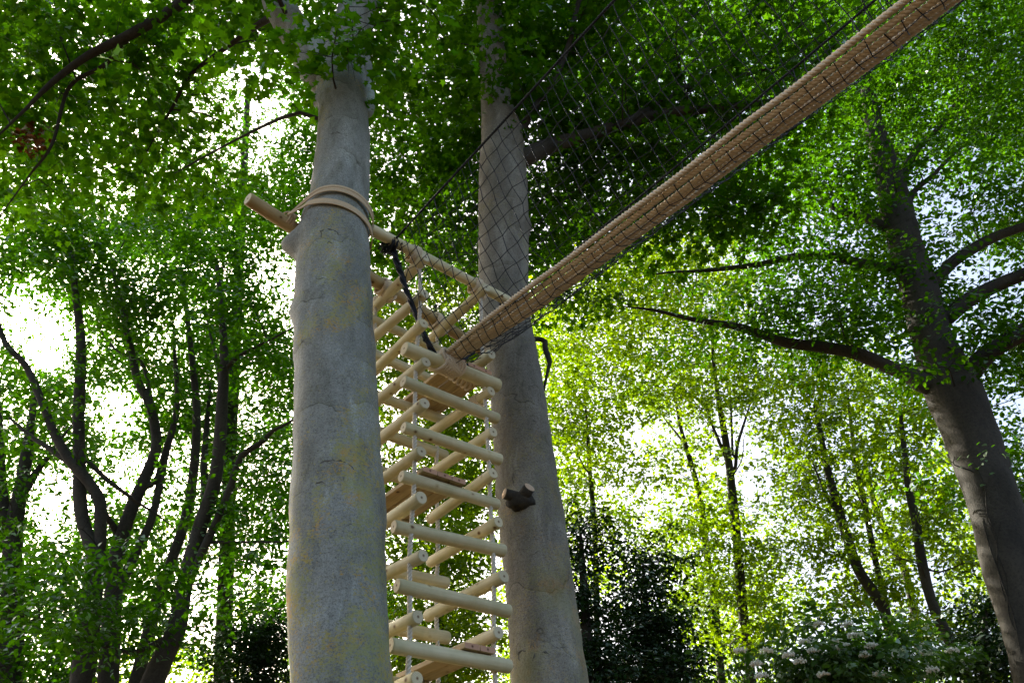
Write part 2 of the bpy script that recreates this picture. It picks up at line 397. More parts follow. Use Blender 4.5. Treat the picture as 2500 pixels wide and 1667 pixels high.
LEAFN = [0]; COVER = 7.0; PENDING = []
def grow(tree, nodes, nrad, regions, world, seed, leaf, mat, size, spray_r=.42, per_spray=42, sprays_per=7, twig_mat='bark_twig', keep=None, always=False):
    """branches that reach the regions of the crown and the sprays along them; leaves follow in finish_crowns"""
    rng = np.random.default_rng(seed); ends = []
    mean_leaves = per_spray * sprays_per
    for (u, v, ru, rv, Ya, Yb, cover) in regions:
        pm = atY(u, v, (Ya + Yb) / 2); z = depth(pm)
        area = math.pi * ru * rv * K * K; la = (F * size / z) ** 2 * .26
        nb = max(2, int((4.0 if always else COVER) * cover * area / la / mean_leaves))
        for k in range(nb):
            a, r = rng.random() * 6.283, math.sqrt(rng.random())
            ends.append(atY(u + ru * r * math.cos(a), v + rv * r * math.sin(a), Ya + (Yb - Ya) * rng.random()))
    for (c, rad, nb) in world:
        for _ in range(nb):
            d = rng.normal(0, 1, 3); d /= np.linalg.norm(d); ends.append(np.array(c) + d * np.array(rad) * rng.random() ** .4)
    ends = [e for e in ends if e[2] > 1.2]
    NP = np.array([np.asarray(p) for p in nodes]); ends.sort(key=lambda e: ((NP - e) ** 2).sum(1).min())
    P_ = np.zeros((len(NP) + len(ends) * 6, 3)); R_ = np.zeros(len(P_)); O_ = np.full(len(P_), -1, int); cnt = len(NP); P_[:cnt] = NP; R_[:cnt] = nrad
    BR = []; SC = []; AN = []; OW = []
    for e in ends:
        d = P_[:cnt] - e; dist = np.sqrt((d ** 2).sum(1)); cost = dist + .9 * np.maximum(0, d[:, 2] + .1 * dist) + np.where(R_[:cnt] < .006, 1.0, 0)
        i = int(cost.argmin()); a = P_[i].copy(); L = dist[i]
        if L < .15: continue
        r0 = min(R_[i] * .75, .006 + .0085 * L); r1 = max(.0028, r0 * .3)
        side = rng.normal(0, .09 * L, 3)
        mid1 = a + (e - a) * .33 + side + np.array([0, 0, .10 * L]); mid2 = a + (e - a) * .68 + side * .4 + rng.normal(0, .05 * L, 3) + np.array([0, 0, .09 * L])
        S = spline([a, mid1, mid2, e], max(.12, L / 9)); k = len(S); rr = np.linspace(r0, r1, k)
        bid = len(BR); BR.append((S, rr, int(O_[i])))
        for j in np.linspace(1, k - 1, 6).astype(int):
            P_[cnt] = S[j]; R_[cnt] = rr[j]; O_[cnt] = bid; cnt += 1
        ns = int(sprays_per * rng.uniform(.7, 1.3)); hd = e - a; hd[2] = 0; hd /= np.linalg.norm(hd) + 1e-9; lat = np.array([-hd[1], hd[0], 0])
        Lr = min(L, 2.6); t0 = max(.15, 1 - Lr / L)
        for q in range(ns):
            t = t0 + (1.05 - t0) * (q + rng.random()) / ns; p = S[min(k - 1, int(t * (k - 1)))]
            SC.append(p + lat * rng.normal(0, .55) * spray_r * 1.6 + hd * rng.normal(0, .2) + np.array([0, 0, rng.normal(0, .09)])); AN.append(p); OW.append(bid)
    PENDING.append(dict(tree=tree, BR=BR, SC=np.array(SC), AN=np.array(AN), OW=np.array(OW), rng=rng, leaf=leaf, mat=mat, size=size, r=spray_r, per=per_spray, tm=twig_mat, keep=keep, always=always))

CELL = 22; CU0, CV0 = -150, -150; CNU, CNV = int(2660 / CELL), int(1880 / CELL)
_gu, _gv = np.meshgrid(CU0 + (np.arange(CNU) + .5) * CELL, CV0 + (np.arange(CNV) + .5) * CELL)
TARGET = np.full((CNV, CNU), TAU)
for (gu, gv, gru, grv, st) in DENSE:
    q = ((_gu - gu) / gru) ** 2 + ((_gv - gv) / grv) ** 2
    TARGET *= 1 + (st - 1) * np.clip(1.6 - q, 0, 1)
for (gu, gv, gru, grv, st) in GAPS:
    q = ((_gu - gu) / (gru + 10)) ** 2 + ((_gv - gv) / (grv + 10)) ** 2
    TARGET *= 1 - st * np.clip(1.7 - q, 0, 1)
COVERED = np.zeros((CNV, CNU))
def try_cover(uv, rpx, tau_area, rng, force=False):
    """does this part of the crown still let through more sky than it should? if so add the spray"""
    a = rng.random(10) * 6.283; r = np.sqrt(rng.random(10)) * rpx
    iu = ((uv[0] + r * np.cos(a) - CU0) / CELL).astype(int); iv = ((uv[1] + .75 * r * np.sin(a) - CV0) / CELL).astype(int)
    ok = (iu >= 0) & (iu < CNU) & (iv >= 0) & (iv < CNV)
    if ok.sum() < 3: return None
    iu, iv = iu[ok], iv[ok]
    if not force and (COVERED[iv, iu] / (TARGET[iv, iu] + .05)).mean() > 1: return False
    np.add.at(COVERED, (iv, iu), tau_area / 10 / CELL ** 2)
    return True
def finish_crowns():
    order = []; rng = np.random.default_rng(99)
    LQ = np.vstack(LIMBPX); LQ = LQ[LQ[:, 2] > 0]; luv, lz = project(LQ[:, :3]); kq = ~((luv[:, 1] < 250) & (luv[:, 0] > 1060) & (luv[:, 0] < 1200)); LQ, luv, lz = LQ[kq], luv[kq], lz[kq]; lw = LQ[:, 3] * F / lz / K
    for ti, d in enumerate(PENDING):
        d['uv'], d['z'] = project(d['SC']) if len(d['SC']) else (np.zeros((0, 2)), np.zeros(0))
        km = np.ones(len(d['SC']), bool)
        if d['keep'] is not None: km &= d['keep'](d['SC'], d['uv'], d['z'])
        if not d['always'] and len(km):                         # limbs stay mostly bare, as in the photo
            rp = d['r'] * .45 * F / np.maximum(d['z'], .5) / K
            for q0 in range(0, len(km), 500):
                sl = slice(q0, q0 + 500); du = d['uv'][sl, None] - luv[None]; dd = np.sqrt((du ** 2).sum(2)) - lw[None]
                hit = ((dd < rp[sl, None]) & (d['z'][sl, None] < lz[None] + .1)).any(1)
                km[sl] &= ~(hit & ((d['SC'][sl, 1] > 4.3) & (rng.random(len(hit)) < .6)))
        d['acc'] = np.zeros(len(d['SC']), bool); d['out'] = np.zeros(len(d['SC']), bool)
        order += [(0 if d['always'] else 1, rng.random(), ti, i) for i in np.nonzero(km)[0]]
    order.sort()
    for pr, _, ti, i in order:
        d = PENDING[ti]; z = d['z'][i]
        if z <= .5: d['out'][i] = True; continue
        px = F / z / K
        r = try_cover(d['uv'][i], d['r'] * .9 * px, d['per'] * (d['size'] * px) ** 2 * .22, rng, d['always'] or d['SC'][i][1] < 4.3)
        if r is None: d['out'][i] = True
        elif r: d['acc'][i] = True
    for d in PENDING:
        use = d['acc'] | d['out']; need = set()
        for o in set(d['OW'][use].tolist()):
            while o >= 0 and o not in need: need.add(o); o = d['BR'][o][2]
        tw = MB()
        for o in sorted(need):
            S, rr, _ = d['BR'][o]; tube(tw, S, rr, 5 if rr[0] > .012 else 3, False)
        for i in np.nonzero(d['acc'])[0]:
            p, s = d['AN'][i], d['SC'][i]; tube(tw, np.array([p, (p + s) / 2 + np.array([0, 0, .03]), s]), np.array([.004, .003, .002]), 3, False)
        if tw.n: tw.build('branches', M[d['tm']], d['tree'], True, 'stuff')
        for nm, sel, shp, sz, per in (('crown', d['acc'], d['leaf'], d['size'], d['per']), ('unseen_crown', d['out'], 'quad', d['size'] * 1.7, d['per'] / 2.6)):  # sprays out of view; those over the camera are added to cut top light
            SC = d['SC'][sel]
            if not len(SC): continue
            cn = np.maximum(5, d['rng'].normal(per, per * .3, len(SC))).astype(int)
            leaves_mesh(nm, SC, d['r'] * d['rng'].uniform(.6, 1.25, len(SC)), cn, d['rng'], sz, shp, M[d['mat']], d['tree']); LEAFN[0] += int(cn.sum())

LIMBPX = []
def build_tree(name, label, trunk, limbs, regions, world, seed, leaf, mat, size, bark='bark_dark', Y=(10, 10), group='woodland trees', cat='tree',
               step=.15, sides=12, rough=.12, lumps=(), limb_bark=None, spray_r=.42, per_spray=42, sprays_per=7, keep=None, always=False):
    P, R = trace(trunk, *Y); LIMBPX.append(spline(P, .25, R)); P, R = to_ground(P, R)
    t = empty(name, (P[0][0], P[0][1], 0), label, cat, group)
    Q, r = wood_tube('trunk', P, R, t, M[bark], step, sides, rough, lumps)
    nodes = [q for q, h in zip(Q, Q[:, 2]) if h > 3.0][::2]; nr = [x for x, h in zip(r, Q[:, 2]) if h > 3.0][::2]
    for lb in limbs:
        pts, Y0, Y1 = lb[:3]; lbk = lb[3] if len(lb) > 3 else (limb_bark or bark)
        lp, lr = trace(pts, Y0, Y1); LIMBPX.append(spline(lp, .25, lr))
        ld = lp[-1] - lp[-2]; ld /= np.linalg.norm(ld); lx = 10 * lr[-1] + .25
        lp = np.vstack([lp, lp[-1] + ld * lx + np.array([0, 0, .08 * lx]), lp[-1] + ld * 2 * lx]); lr = np.concatenate([lr, [lr[-1] * .6, .004]])
        # start inside the trunk or limb it grows from
        allp = np.array(list(Q) + nodes); j = ((allp - lp[0]) ** 2).sum(1).argmin()
        if np.linalg.norm(allp[j] - lp[0]) < 1.6: lp = np.vstack([allp[j], lp]); lr = np.concatenate([[lr[0] * 1.1], lr])
        q, rr = wood_tube('limb', lp, lr, t, M[lbk], step, max(8, sides // 2), rough)
        nodes += list(q[1::2]); nr += list(rr[1::2])
    if regions or world:
        grow(t, nodes, nr, regions, world, seed, leaf, mat, size, spray_r, per_spray, sprays_per, keep=keep, always=always)
    return t

def Z8(pts, wz):   # the zoom of the stems on the left
    return [(x * .58, 658.7 + y * .58, ww * .58) for (x, y), ww in zip(pts, wz)]
def ZB(pts, wz):   # the zoom of the wood right of the tower
    return [(1223 + x * .52, 753 + y * .52, ww * .52) for (x, y), ww in zip(pts, wz)]
def ZC(pts, wz):   # the zoom of the wood at the right
    return [(1787.5 + x * .42, 910 + y * .42, ww * .42) for (x, y), ww in zip(pts, wz)]
def lin(a, b, n): return list(np.linspace(a, b, n))

YL, YR = 4.62, 6.2
# keep leaves away from the tower, the bridge and the two trunks in front
def clear_front(SC, uv, z):
    u, v = uv[:, 0], uv[:, 1]
    ok = ~((u > 560) & (u < 1260) & (v > 380) & (SC[:, 1] < 7.2))
    ok &= ~((u > 690) & (u < 860) & (v > 205) & (SC[:, 1] < 5.2))
    ok &= ~((u > 1085) & (u < 1225) & (v > 300) & (SC[:, 1] < 6.9))
    ok &= ~((v > 30 + (1400 - u) * .95) & (u > 850) & (u < 2352) & (SC[:, 1] < 5.6) & (v > -50))
    return ok
def knob(u, v, Y, rad, amp): return (atY(u, v, Y), rad, amp)

build_tree('beech_tree', 'smooth grey forked beech with tan strap and yellow lichen, nearest trunk', [
    (787, 1568, 237), (780, 1400, 226), (773, 1200, 217), (772, 1000, 195), (771, 860, 182), (767, 700, 170), (765, 600, 161), (769, 520, 156), (780, 440, 137), (788, 300, 116), (788, 220, 112), (785, 160, 112), (800, 90, 80), (812, 0, 66), (815, -120, 62), (810, -300, 50)],
    [([(742, 175, 88), (700, 110, 84), (660, 45, 74), (628, -20, 66), (600, -120, 55), (560, -260, 40)], 4.6, 4.3),
     ([(845, 260, 22), (845, 190, 28), (835, 120, 36), (850, 20, 30), (880, -90, 24)], 4.75, 5.2),
     ([(610, -30, 34), (480, -40, 30), (400, 20, 26), (300, 80, 22), (200, 130, 18), (120, 190, 13), (60, 250, 8)], 4.35, 4.9, 'bark_twig'),  # thin limbs from here on get dark bark: backlit shade put into the colour
     ([(640, 30, 22), (590, 60, 15), (520, 110, 11), (440, 170, 9), (400, 240, 7)], 4.5, 5.6, 'bark_twig'),
     ([(300, 82, 11), (240, 150, 10), (160, 200, 9), (120, 330, 7), (70, 400, 5)], 4.7, 5.4, 'bark_twig')],
    [(160, 90, 360, 170, 4.6, 7.5, .95), (500, 50, 260, 130, 4.8, 7.5, .8), (300, 280, 330, 170, 5.2, 8.5, .75), (100, 360, 200, 160, 5.2, 8.0, .7), (540, 330, 170, 150, 6.0, 9, .5),
     (800, 75, 85, 60, 3.7, 4.15, 1.2), (850, 15, 90, 60, 3.7, 4.2, .8), (930, 60, 120, 120, 4.8, 7, .6)],
    [((-2, 4.5, 13.5), (4, 2.6, 1.8), 16), ((-4.0, 1.5, 10.5), (3, 2.6, 1.4), 10), ((-.5, 1, 11.5), (3, 2.4, 1.4), 12)], 11, 'lobed', 'leaf_bright', .102, bark='bark_pale', Y=(YL, YL), cat='tree',  # crown over the camera is unseen, added to shade the trunks and limbs
    step=.035, sides=48, rough=.17, lumps=[knob(684, 562, 4.60, .13, .13), knob(732, 232, 4.62, .10, .07), knob(690, 720, 4.6, .12, .04), knob(760, 545, 4.3, .05, .02)],
    limb_bark='bark_pale', keep=clear_front, group='foreground beeches')

build_tree('beech_tree', 'brownish grey beech with two sawn branch stubs, right of the log tower', [
    (1260, 1568, 182), (1244, 1400, 163), (1225, 1200, 150), (1200, 1000, 130), (1182, 850, 124), (1158, 700, 116), (1156, 550, 116), (1154, 400, 110), (1152, 300, 94), (1140, 230, 70), (1128, 100, 60), (1118, -50, 52), (1105, -250, 44)],
    [([(1205, 362, 44), (1250, 340, 38), (1330, 315, 32), (1420, 290, 27), (1520, 262, 24), (1640, 250, 19), (1760, 235, 14)], 6.2, 7.2, 'bark_dark'),  # dark bark on the side limbs stands in for their backlit shade
     ([(1178, 330, 24), (1220, 260, 17), (1275, 180, 13), (1310, 90, 12), (1335, -10, 11), (1400, -120, 9)], 6.2, 5.9, 'bark_twig'),
     ([(1430, 285, 17), (1520, 235, 13), (1600, 190, 11), (1720, 170, 8)], 6.6, 7.6, 'bark_twig'),
     ([(1245, 780, 12), (1252, 800, 14), (1262, 830, 12), (1258, 852, 8)], 6.3, 6.25, 'bark_twig')],
    [(1150, 120, 300, 170, 5.6, 8.5, 1.25), (1450, 170, 300, 190, 6.2, 9, 1.05), (1000, 300, 170, 170, 7.2, 10, .9), (1450, 400, 330, 160, 7.2, 11, .85), (1760, 90, 300, 140, 6.2, 9, .9),
     (970, 520, 140, 160, 8, 11, .75), (1320, 560, 150, 160, 8, 11, .6), (1650, 330, 200, 150, 7, 10, .6), (1650, 480, 160, 110, 8, 11, .45)],
    [((1, 5.5, 15), (4.5, 3.5, 2.2), 45), ((3.5, 3, 12.5), (3, 3, 1.6), 25)], 12, 'lobed', 'leaf_beech', .100, bark='bark_brown', Y=(YR, YR),  # unseen crown overhead, spread toward the camera to cut light from above
    step=.035, sides=48, rough=.16, lumps=[knob(1195, 1145, 5.95, .10, .05), knob(1225, 520, 6.2, .12, .05), knob(1215, 1510, 5.95, .06, .015)], limb_bark='bark_brown', keep=clear_front, group='foreground beeches')

build_tree('beech_tree', 'large dark leaning beech with spreading limbs at the right edge', [
    (2352, 1400, 118), (2325, 1310, 120), (2280, 1150, 115), (2235, 1010, 116), (2192, 900, 118), (2150, 800, 92), (2125, 720, 84), (2105, 640, 78), (2080, 560, 72), (2060, 480, 70), (2040, 400, 58), (2015, 320, 48), (1998, 240, 34), (1985, 130, 26), (1975, -40, 18)],
    [([(2215, 865, 50), (2260, 820, 42), (2310, 785, 40), (2400, 740, 36), (2520, 700, 28)], 11, 10.5),
     ([(2165, 735, 38), (2220, 692, 36), (2290, 655, 32), (2380, 620, 28), (2480, 590, 20)], 11, 10.7),
     ([(2138, 655, 28), (2185, 605, 26), (2240, 568, 24), (2300, 538, 22), (2400, 505, 18)], 11, 10.8),
     ([(2130, 882, 50), (2090, 862, 40), (2040, 842, 34), (1960, 810, 30), (1880, 796, 27), (1800, 785, 24), (1700, 752, 19), (1590, 733, 12)], 11, 11.6),
     ([(2055, 615, 28), (1980, 605, 24), (1900, 588, 20), (1820, 590, 17), (1740, 608, 14), (1610, 622, 9)], 11, 12),
     ([(2066, 480, 26), (2078, 400, 20), (2105, 345, 16), (2150, 300, 11), (2200, 230, 8)], 11, 11.3),
     ([(2072, 500, 18), (2100, 440, 14), (2140, 405, 11)], 11, 10.8),
     ([(2030, 520, 24), (1980, 497, 20), (1920, 480, 15), (1860, 430, 10), (1790, 400, 7)], 11, 11.5)],
    [(2130, 180, 300, 200, 9, 13.5, .9), (2250, 480, 160, 200, 10, 13.5, .55), (1900, 330, 220, 200, 9.5, 13, .75), (1900, 570, 230, 110, 10, 13, .8), (1740, 730, 250, 90, 10.5, 13, .8), (2250, 800, 180, 150, 9.5, 13, .8),
     (2010, 760, 170, 110, 10, 13, .7), (2060, 600, 60, 160, 10.2, 10.8, .5), (2200, 1010, 90, 60, 10, 10.7, .5), (2320, 1080, 80, 120, 11.5, 14, .9), (2310, 30, 170, 120, 9.5, 13, .9), (2330, 300, 110, 160, 10, 13.5, .7), (1900, 100, 260, 150, 10, 14, .7)],
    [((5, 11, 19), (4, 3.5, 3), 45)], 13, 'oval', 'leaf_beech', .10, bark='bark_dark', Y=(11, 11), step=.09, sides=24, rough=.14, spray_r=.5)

# --- the stems left of the tower
GL = 'stems left of the tower'
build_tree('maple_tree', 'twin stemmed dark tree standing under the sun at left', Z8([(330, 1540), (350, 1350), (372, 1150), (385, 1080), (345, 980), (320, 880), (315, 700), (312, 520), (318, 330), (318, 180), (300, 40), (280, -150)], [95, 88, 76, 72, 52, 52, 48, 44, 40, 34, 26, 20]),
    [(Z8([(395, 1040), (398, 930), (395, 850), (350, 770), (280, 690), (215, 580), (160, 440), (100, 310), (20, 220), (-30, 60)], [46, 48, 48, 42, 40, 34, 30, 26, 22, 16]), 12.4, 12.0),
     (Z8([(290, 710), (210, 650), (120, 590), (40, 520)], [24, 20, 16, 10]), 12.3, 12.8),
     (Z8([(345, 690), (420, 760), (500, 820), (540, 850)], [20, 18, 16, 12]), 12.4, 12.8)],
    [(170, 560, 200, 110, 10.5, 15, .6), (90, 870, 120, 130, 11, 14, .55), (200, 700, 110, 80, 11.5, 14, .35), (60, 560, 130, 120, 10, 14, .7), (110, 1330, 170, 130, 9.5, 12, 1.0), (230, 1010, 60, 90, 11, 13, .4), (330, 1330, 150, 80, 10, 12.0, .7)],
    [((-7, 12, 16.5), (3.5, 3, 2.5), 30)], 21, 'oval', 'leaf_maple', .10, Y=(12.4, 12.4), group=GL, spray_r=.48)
build_tree('maple_tree', 'dark curving tree that forks twice, behind the twin stemmed tree', Z8([(430, 1540), (440, 1350), (450, 1200), (458, 1080), (492, 960), (532, 850), (585, 730), (620, 620), (595, 470), (545, 370), (515, 230), (480, 80), (440, -100)], [80, 72, 66, 60, 54, 50, 44, 40, 36, 32, 26, 20, 14]),
    [(Z8([(462, 1210), (540, 1050), (600, 920), (630, 790), (655, 660), (690, 540), (702, 420), (690, 250)], [40, 36, 34, 32, 32, 26, 20, 14]), 13.2, 13.6),
     (Z8([(560, 800), (620, 765), (640, 700)], [26, 26, 26]), 13.2, 13.4),
     (Z8([(470, 980), (430, 920), (400, 860)], [30, 22, 14]), 13.2, 12.8),
     (Z8([(600, 460), (560, 300), (460, 250), (380, 150)], [18, 14, 11, 8]), 13.2, 13.8)],
    [(330, 600, 170, 130, 11, 16, .75), (300, 800, 120, 90, 12, 15, .45), (400, 720, 120, 120, 12, 15, .5), (420, 1130, 80, 90, 12.5, 15, .35), (260, 1200, 60, 60, 12, 14, .35)],
    [((-4.5, 13, 17), (3, 3, 2.5), 30)], 22, 'oval', 'leaf_maple', .10, Y=(13.2, 13.2), group=GL, spray_r=.48)
build_tree('maple_tree', 'slender dark leaning stem in the middle of the left group', Z8([(560, 1480), (620, 1250), (680, 1080), (740, 900), (772, 680), (778, 480), (765, 330), (745, 150), (720, -50)], [52, 46, 42, 40, 36, 30, 26, 20, 14]),
    [(Z8([(815, 880), (808, 700), (820, 540)], [34, 30, 22]), 16, 16.5)],
    [(470, 560, 150, 130, 12, 17, .7), (460, 820, 100, 130, 13, 17, .4)], [((-3.5, 14, 18.5), (2.5, 2.5, 2.2), 18)], 23, 'oval', 'leaf_maple', .10, Y=(14, 14), group=GL, spray_r=.48)
build_tree('maple_tree', 'dark tree forking low with a bowed right stem beside the pale beech', Z8([(590, 1600), (640, 1480), (700, 1350), (730, 1180), (790, 960), (845, 790), (868, 640), (880, 450), (888, 300), (880, 130), (860, -80)], [95, 84, 76, 66, 58, 54, 50, 44, 36, 26, 18]),
    [(Z8([(745, 1180), (800, 1050), (865, 910), (920, 770), (955, 670), (1030, 620), (1080, 570), (1130, 545)], [36, 34, 30, 28, 26, 22, 18, 12]), 11.6, 11.2),
     (Z8([(888, 330), (940, 280), (1000, 245), (1090, 200)], [20, 17, 14, 8]), 11.6, 11.3),
     (Z8([(690, 1380), (600, 1420), (520, 1450), (440, 1430)], [40, 26, 20, 14]), 11.6, 11.2),
     (Z8([(830, 1010), (960, 1010), (1130, 1008)], [13, 10, 7]), 11.6, 11.3),
     (Z8([(880, 460), (860, 300), (830, 180)], [20, 14, 9]), 11.6, 12)],
    [(580, 560, 120, 140, 10, 14, .75), (590, 760, 100, 130, 10.5, 14, .55), (590, 1020, 80, 110, 11, 14, .6), (560, 1220, 110, 100, 10.5, 13.5, .9), (300, 1430, 220, 70, 10.2, 11.5, .8), (560, 1400, 120, 100, 11, 14, .9)],
    [((-3, 11, 16.5), (2.8, 2.5, 2.2), 22)], 24, 'oval', 'leaf_maple', .10, Y=(11.6, 11.6), group=GL, spray_r=.48)
build_tree('maple_tree', 'low dark tree at the far left edge, below the sun', [(20, 1568, 60), (30, 1400, 50), (28, 1280, 42), (35, 1190, 38), (48, 1120, 30), (60, 1050, 26), (70, 980, 18), (80, 900, 12)],
    [([(45, 1150, 20), (80, 1090, 16), (110, 1050, 9)], 15, 15.2), ([(20, 1200, 30), (5, 1150, 30), (0, 1050, 20)], 15, 15)],
    [(50, 1030, 120, 110, 13, 17, .7), (70, 1230, 150, 130, 13, 17, .9), (100, 1480, 200, 120, 13, 17, 1.3)], [], 25, 'quad', 'leaf_maple', 0.108, Y=(15, 15), group=GL, spray_r=.5)
build_tree('beech_tree', 'tall leafy tree far behind the left group, its stem mostly hidden', [(510, 1568, 40), (520, 1300, 36), (530, 1000, 30), (545, 700, 24), (560, 400, 18), (570, 200, 12)],
    [], [(420, 420, 300, 150, 15, 20, .8), (200, 450, 230, 140, 15, 20, .7), (600, 300, 120, 220, 15, 20, .6), (640, 800, 90, 200, 15, 20, .5), (440, 200, 260, 150, 15, 19, .55), (300, 800, 330, 140, 16, 22, .9), (380, 980, 300, 120, 16, 22, .9), (120, 960, 190, 150, 16, 22, .8), (400, 1180, 260, 130, 16, 22, .9), (560, 1050, 150, 160, 16, 22, .9), (130, 1150, 200, 120, 17, 22, .8), (380, 1350, 230, 110, 16, 21, .8), (760, 700, 120, 200, 17, 22, .8), (770, 1050, 120, 220, 17, 22, .8), (780, 1380, 130, 170, 17, 22, .8)], [], 26, 'quad', 'leaf_maple', 0.124, Y=(19, 19), group=GL, spray_r=.6)

# --- the wood behind the tower and to its right
GB = 'trees of the wood behind the tower'
build_tree('maple_tree', 'thin dark tree showing through the lower log tower', [(1018, 1568, 24), (1015, 1450, 22), (1010, 1300, 18), (1005, 1150, 15), (1002, 950, 12), (1000, 700, 9)],
    [], [(980, 640, 140, 160, 13, 18, .9), (1000, 900, 120, 140, 14, 19, .8), (1010, 1200, 130, 170, 14, 19, 1.1), (1010, 1470, 140, 130, 14, 19, 1.3), (1000, 760, 170, 130, 15, 20, 1.0), (1000, 1040, 170, 130, 15, 20, 1.2)], [], 31, 'quad', 'leaf_young', 0.113, Y=(17, 17), group=GB, spray_r=.5)
build_tree('maple_tree', 'straight tree with upright fork against bright sky, right of the sawn stubs', ZB([(960, 1500), (925, 1200), (905, 950), (885, 760), (868, 600), (845, 450), (822, 320), (800, 150), (790, -50)], [46, 44, 42, 40, 36, 30, 22, 16, 10]),
    [(ZB([(855, 570), (815, 480), (780, 390), (760, 300)], [22, 16, 12, 8]), 20, 20.3), (ZB([(895, 620), (905, 520), (935, 420), (960, 340)], [18, 14, 11, 7]), 20, 20), (ZB([(885, 560), (880, 430), (875, 320)], [12, 10, 7]), 20, 20)],
    [(1640, 840, 200, 110, 17, 23, .9), (1560, 640, 220, 120, 16, 22, .9), (1700, 1250, 120, 130, 18, 23, .9), (1640, 1420, 140, 100, 17, 22, .8), (1700, 960, 90, 60, 18, 22, .4)], [], 32, 'quad', 'leaf_young', 0.124, Y=(20, 20), group=GB, spray_r=.55)
build_tree('maple_tree', 'leaning tree left of the upright fork, behind the dark evergreen', ZB([(830, 1500), (800, 1180), (775, 1030), (755, 860), (738, 740), (712, 640), (680, 530), (650, 420), (630, 300)], [36, 34, 32, 30, 28, 26, 22, 16, 10]),
    [(ZB([(690, 540), (640, 470), (590, 410)], [13, 10, 7]), 22, 22.3)],
    [(1480, 820, 200, 120, 18, 25, 1.0), (1450, 660, 170, 120, 17, 23, .9), (1560, 1120, 120, 130, 19, 25, .8), (1540, 1300, 130, 100, 19, 24, .8)], [], 33, 'quad', 'leaf_young', 0.13, Y=(22, 22), group=GB, spray_r=.6)
build_tree('maple_tree', 'slim pale stem just right of the sawn stub beech', ZB([(280, 1100), (275, 900), (265, 760), (252, 620), (245, 500), (235, 350)], [26, 24, 22, 20, 16, 10]),
    [(ZB([(255, 650), (215, 590), (195, 530)], [9, 8, 6]), 21, 21)],
    [(1350, 950, 110, 140, 17, 23, 1.0), (1370, 780, 120, 120, 17, 23, .9), (1390, 1150, 110, 110, 18, 23, .9), (1270, 800, 110, 170, 18, 23, .8), (1270, 1080, 120, 170, 18, 23, .9), (1260, 1370, 110, 150, 18, 23, .9)], [], 34, 'quad', 'leaf_young', 0.124, Y=(21, 21), group=GB, spray_r=.55)
build_tree('maple_tree', 'ivy clad leaning tree, leftmost of the four slanting stems at right', ZC([(640, 1400), (570, 1150), (440, 950), (370, 750), (312, 560), (270, 400), (240, 250), (200, 50)], [60, 58, 56, 54, 48, 40, 30, 20]),
    [(ZC([(330, 640), (270, 560), (220, 440)], [26, 20, 12]), 17.5, 17.5)],
    [(1860, 960, 120, 130, 15, 20, .9), (1830, 820, 150, 80, 15, 20, .7), (1860, 1180, 110, 110, 16, 20, .9), (1810, 1080, 70, 80, 16, 21, .7)], [], 35, 'quad', 'leaf_young', 0.119, Y=(17.5, 17.5), group=GB, spray_r=.5)
build_tree('maple_tree', 'narrow dark stem, second of the four slanting stems at right', ZC([(650, 1400), (590, 1150), (532, 900), (482, 640), (442, 450), (410, 250), (380, 0)], [38, 36, 34, 32, 28, 22, 14]),
    [], [(1980, 1060, 110, 140, 16, 21, .8), (1960, 880, 120, 100, 16, 21, .7), (2000, 1330, 90, 80, 17, 21, .8)], [], 36, 'quad', 'leaf_young', 0.119, Y=(18.5, 18.5), group=GB, spray_r=.5)
build_tree('maple_tree', 'pale reddish stem, third of the four slanting stems at right', ZC([(760, 1250), (690, 950), (620, 800), (545, 640), (500, 490), (470, 350)], [42, 42, 40, 36, 30, 20]),
    [], [(2060, 1180, 100, 120, 17, 22, .9), (2050, 1000, 110, 110, 17, 22, .7)], [], 37, 'quad', 'leaf_young', 0.124, Y=(20.5, 20.5), group=GB, spray_r=.55)
build_tree('maple_tree', 'thick slanting stem nearest the large leaning beech', ZC([(1040, 1560), (960, 1380), (850, 1150), (790, 930), (752, 680), (715, 510), (690, 300), (670, 100)], [66, 62, 58, 54, 46, 40, 30, 20]),
    [(ZC([(830, 950), (880, 960), (960, 935)], [12, 10, 7]), 16.5, 16.5)],
    [(2120, 1100, 110, 120, 14.5, 19, .8), (2140, 1260, 110, 100, 15, 19, .9), (2160, 1430, 120, 90, 15, 19, .9), (2090, 930, 110, 80, 15, 19, .6)], [], 38, 'quad', 'leaf_young', 0.119, Y=(16.5, 16.5), group=GB, spray_r=.5)
build_tree('maple_tree', 'fine branched pale tree seen just left of the large leaning beech', ZC([(1120, 800), (1070, 680), (1020, 530), (985, 420), (940, 340), (905, 240), (880, 120)], [30, 30, 28, 24, 20, 14, 8]),
    [(ZC([(990, 430), (960, 300), (920, 180)], [12, 9, 6]), 22, 22), (ZC([(930, 370), (860, 310), (810, 240)], [10, 8, 5]), 22, 22)],
    [(2190, 1080, 80, 100, 19, 25, .7), (2240, 1270, 60, 110, 19, 25, .9)], [], 39, 'quad', 'leaf_young', 0.13, Y=(22, 22), group=GB, spray_r=.55)

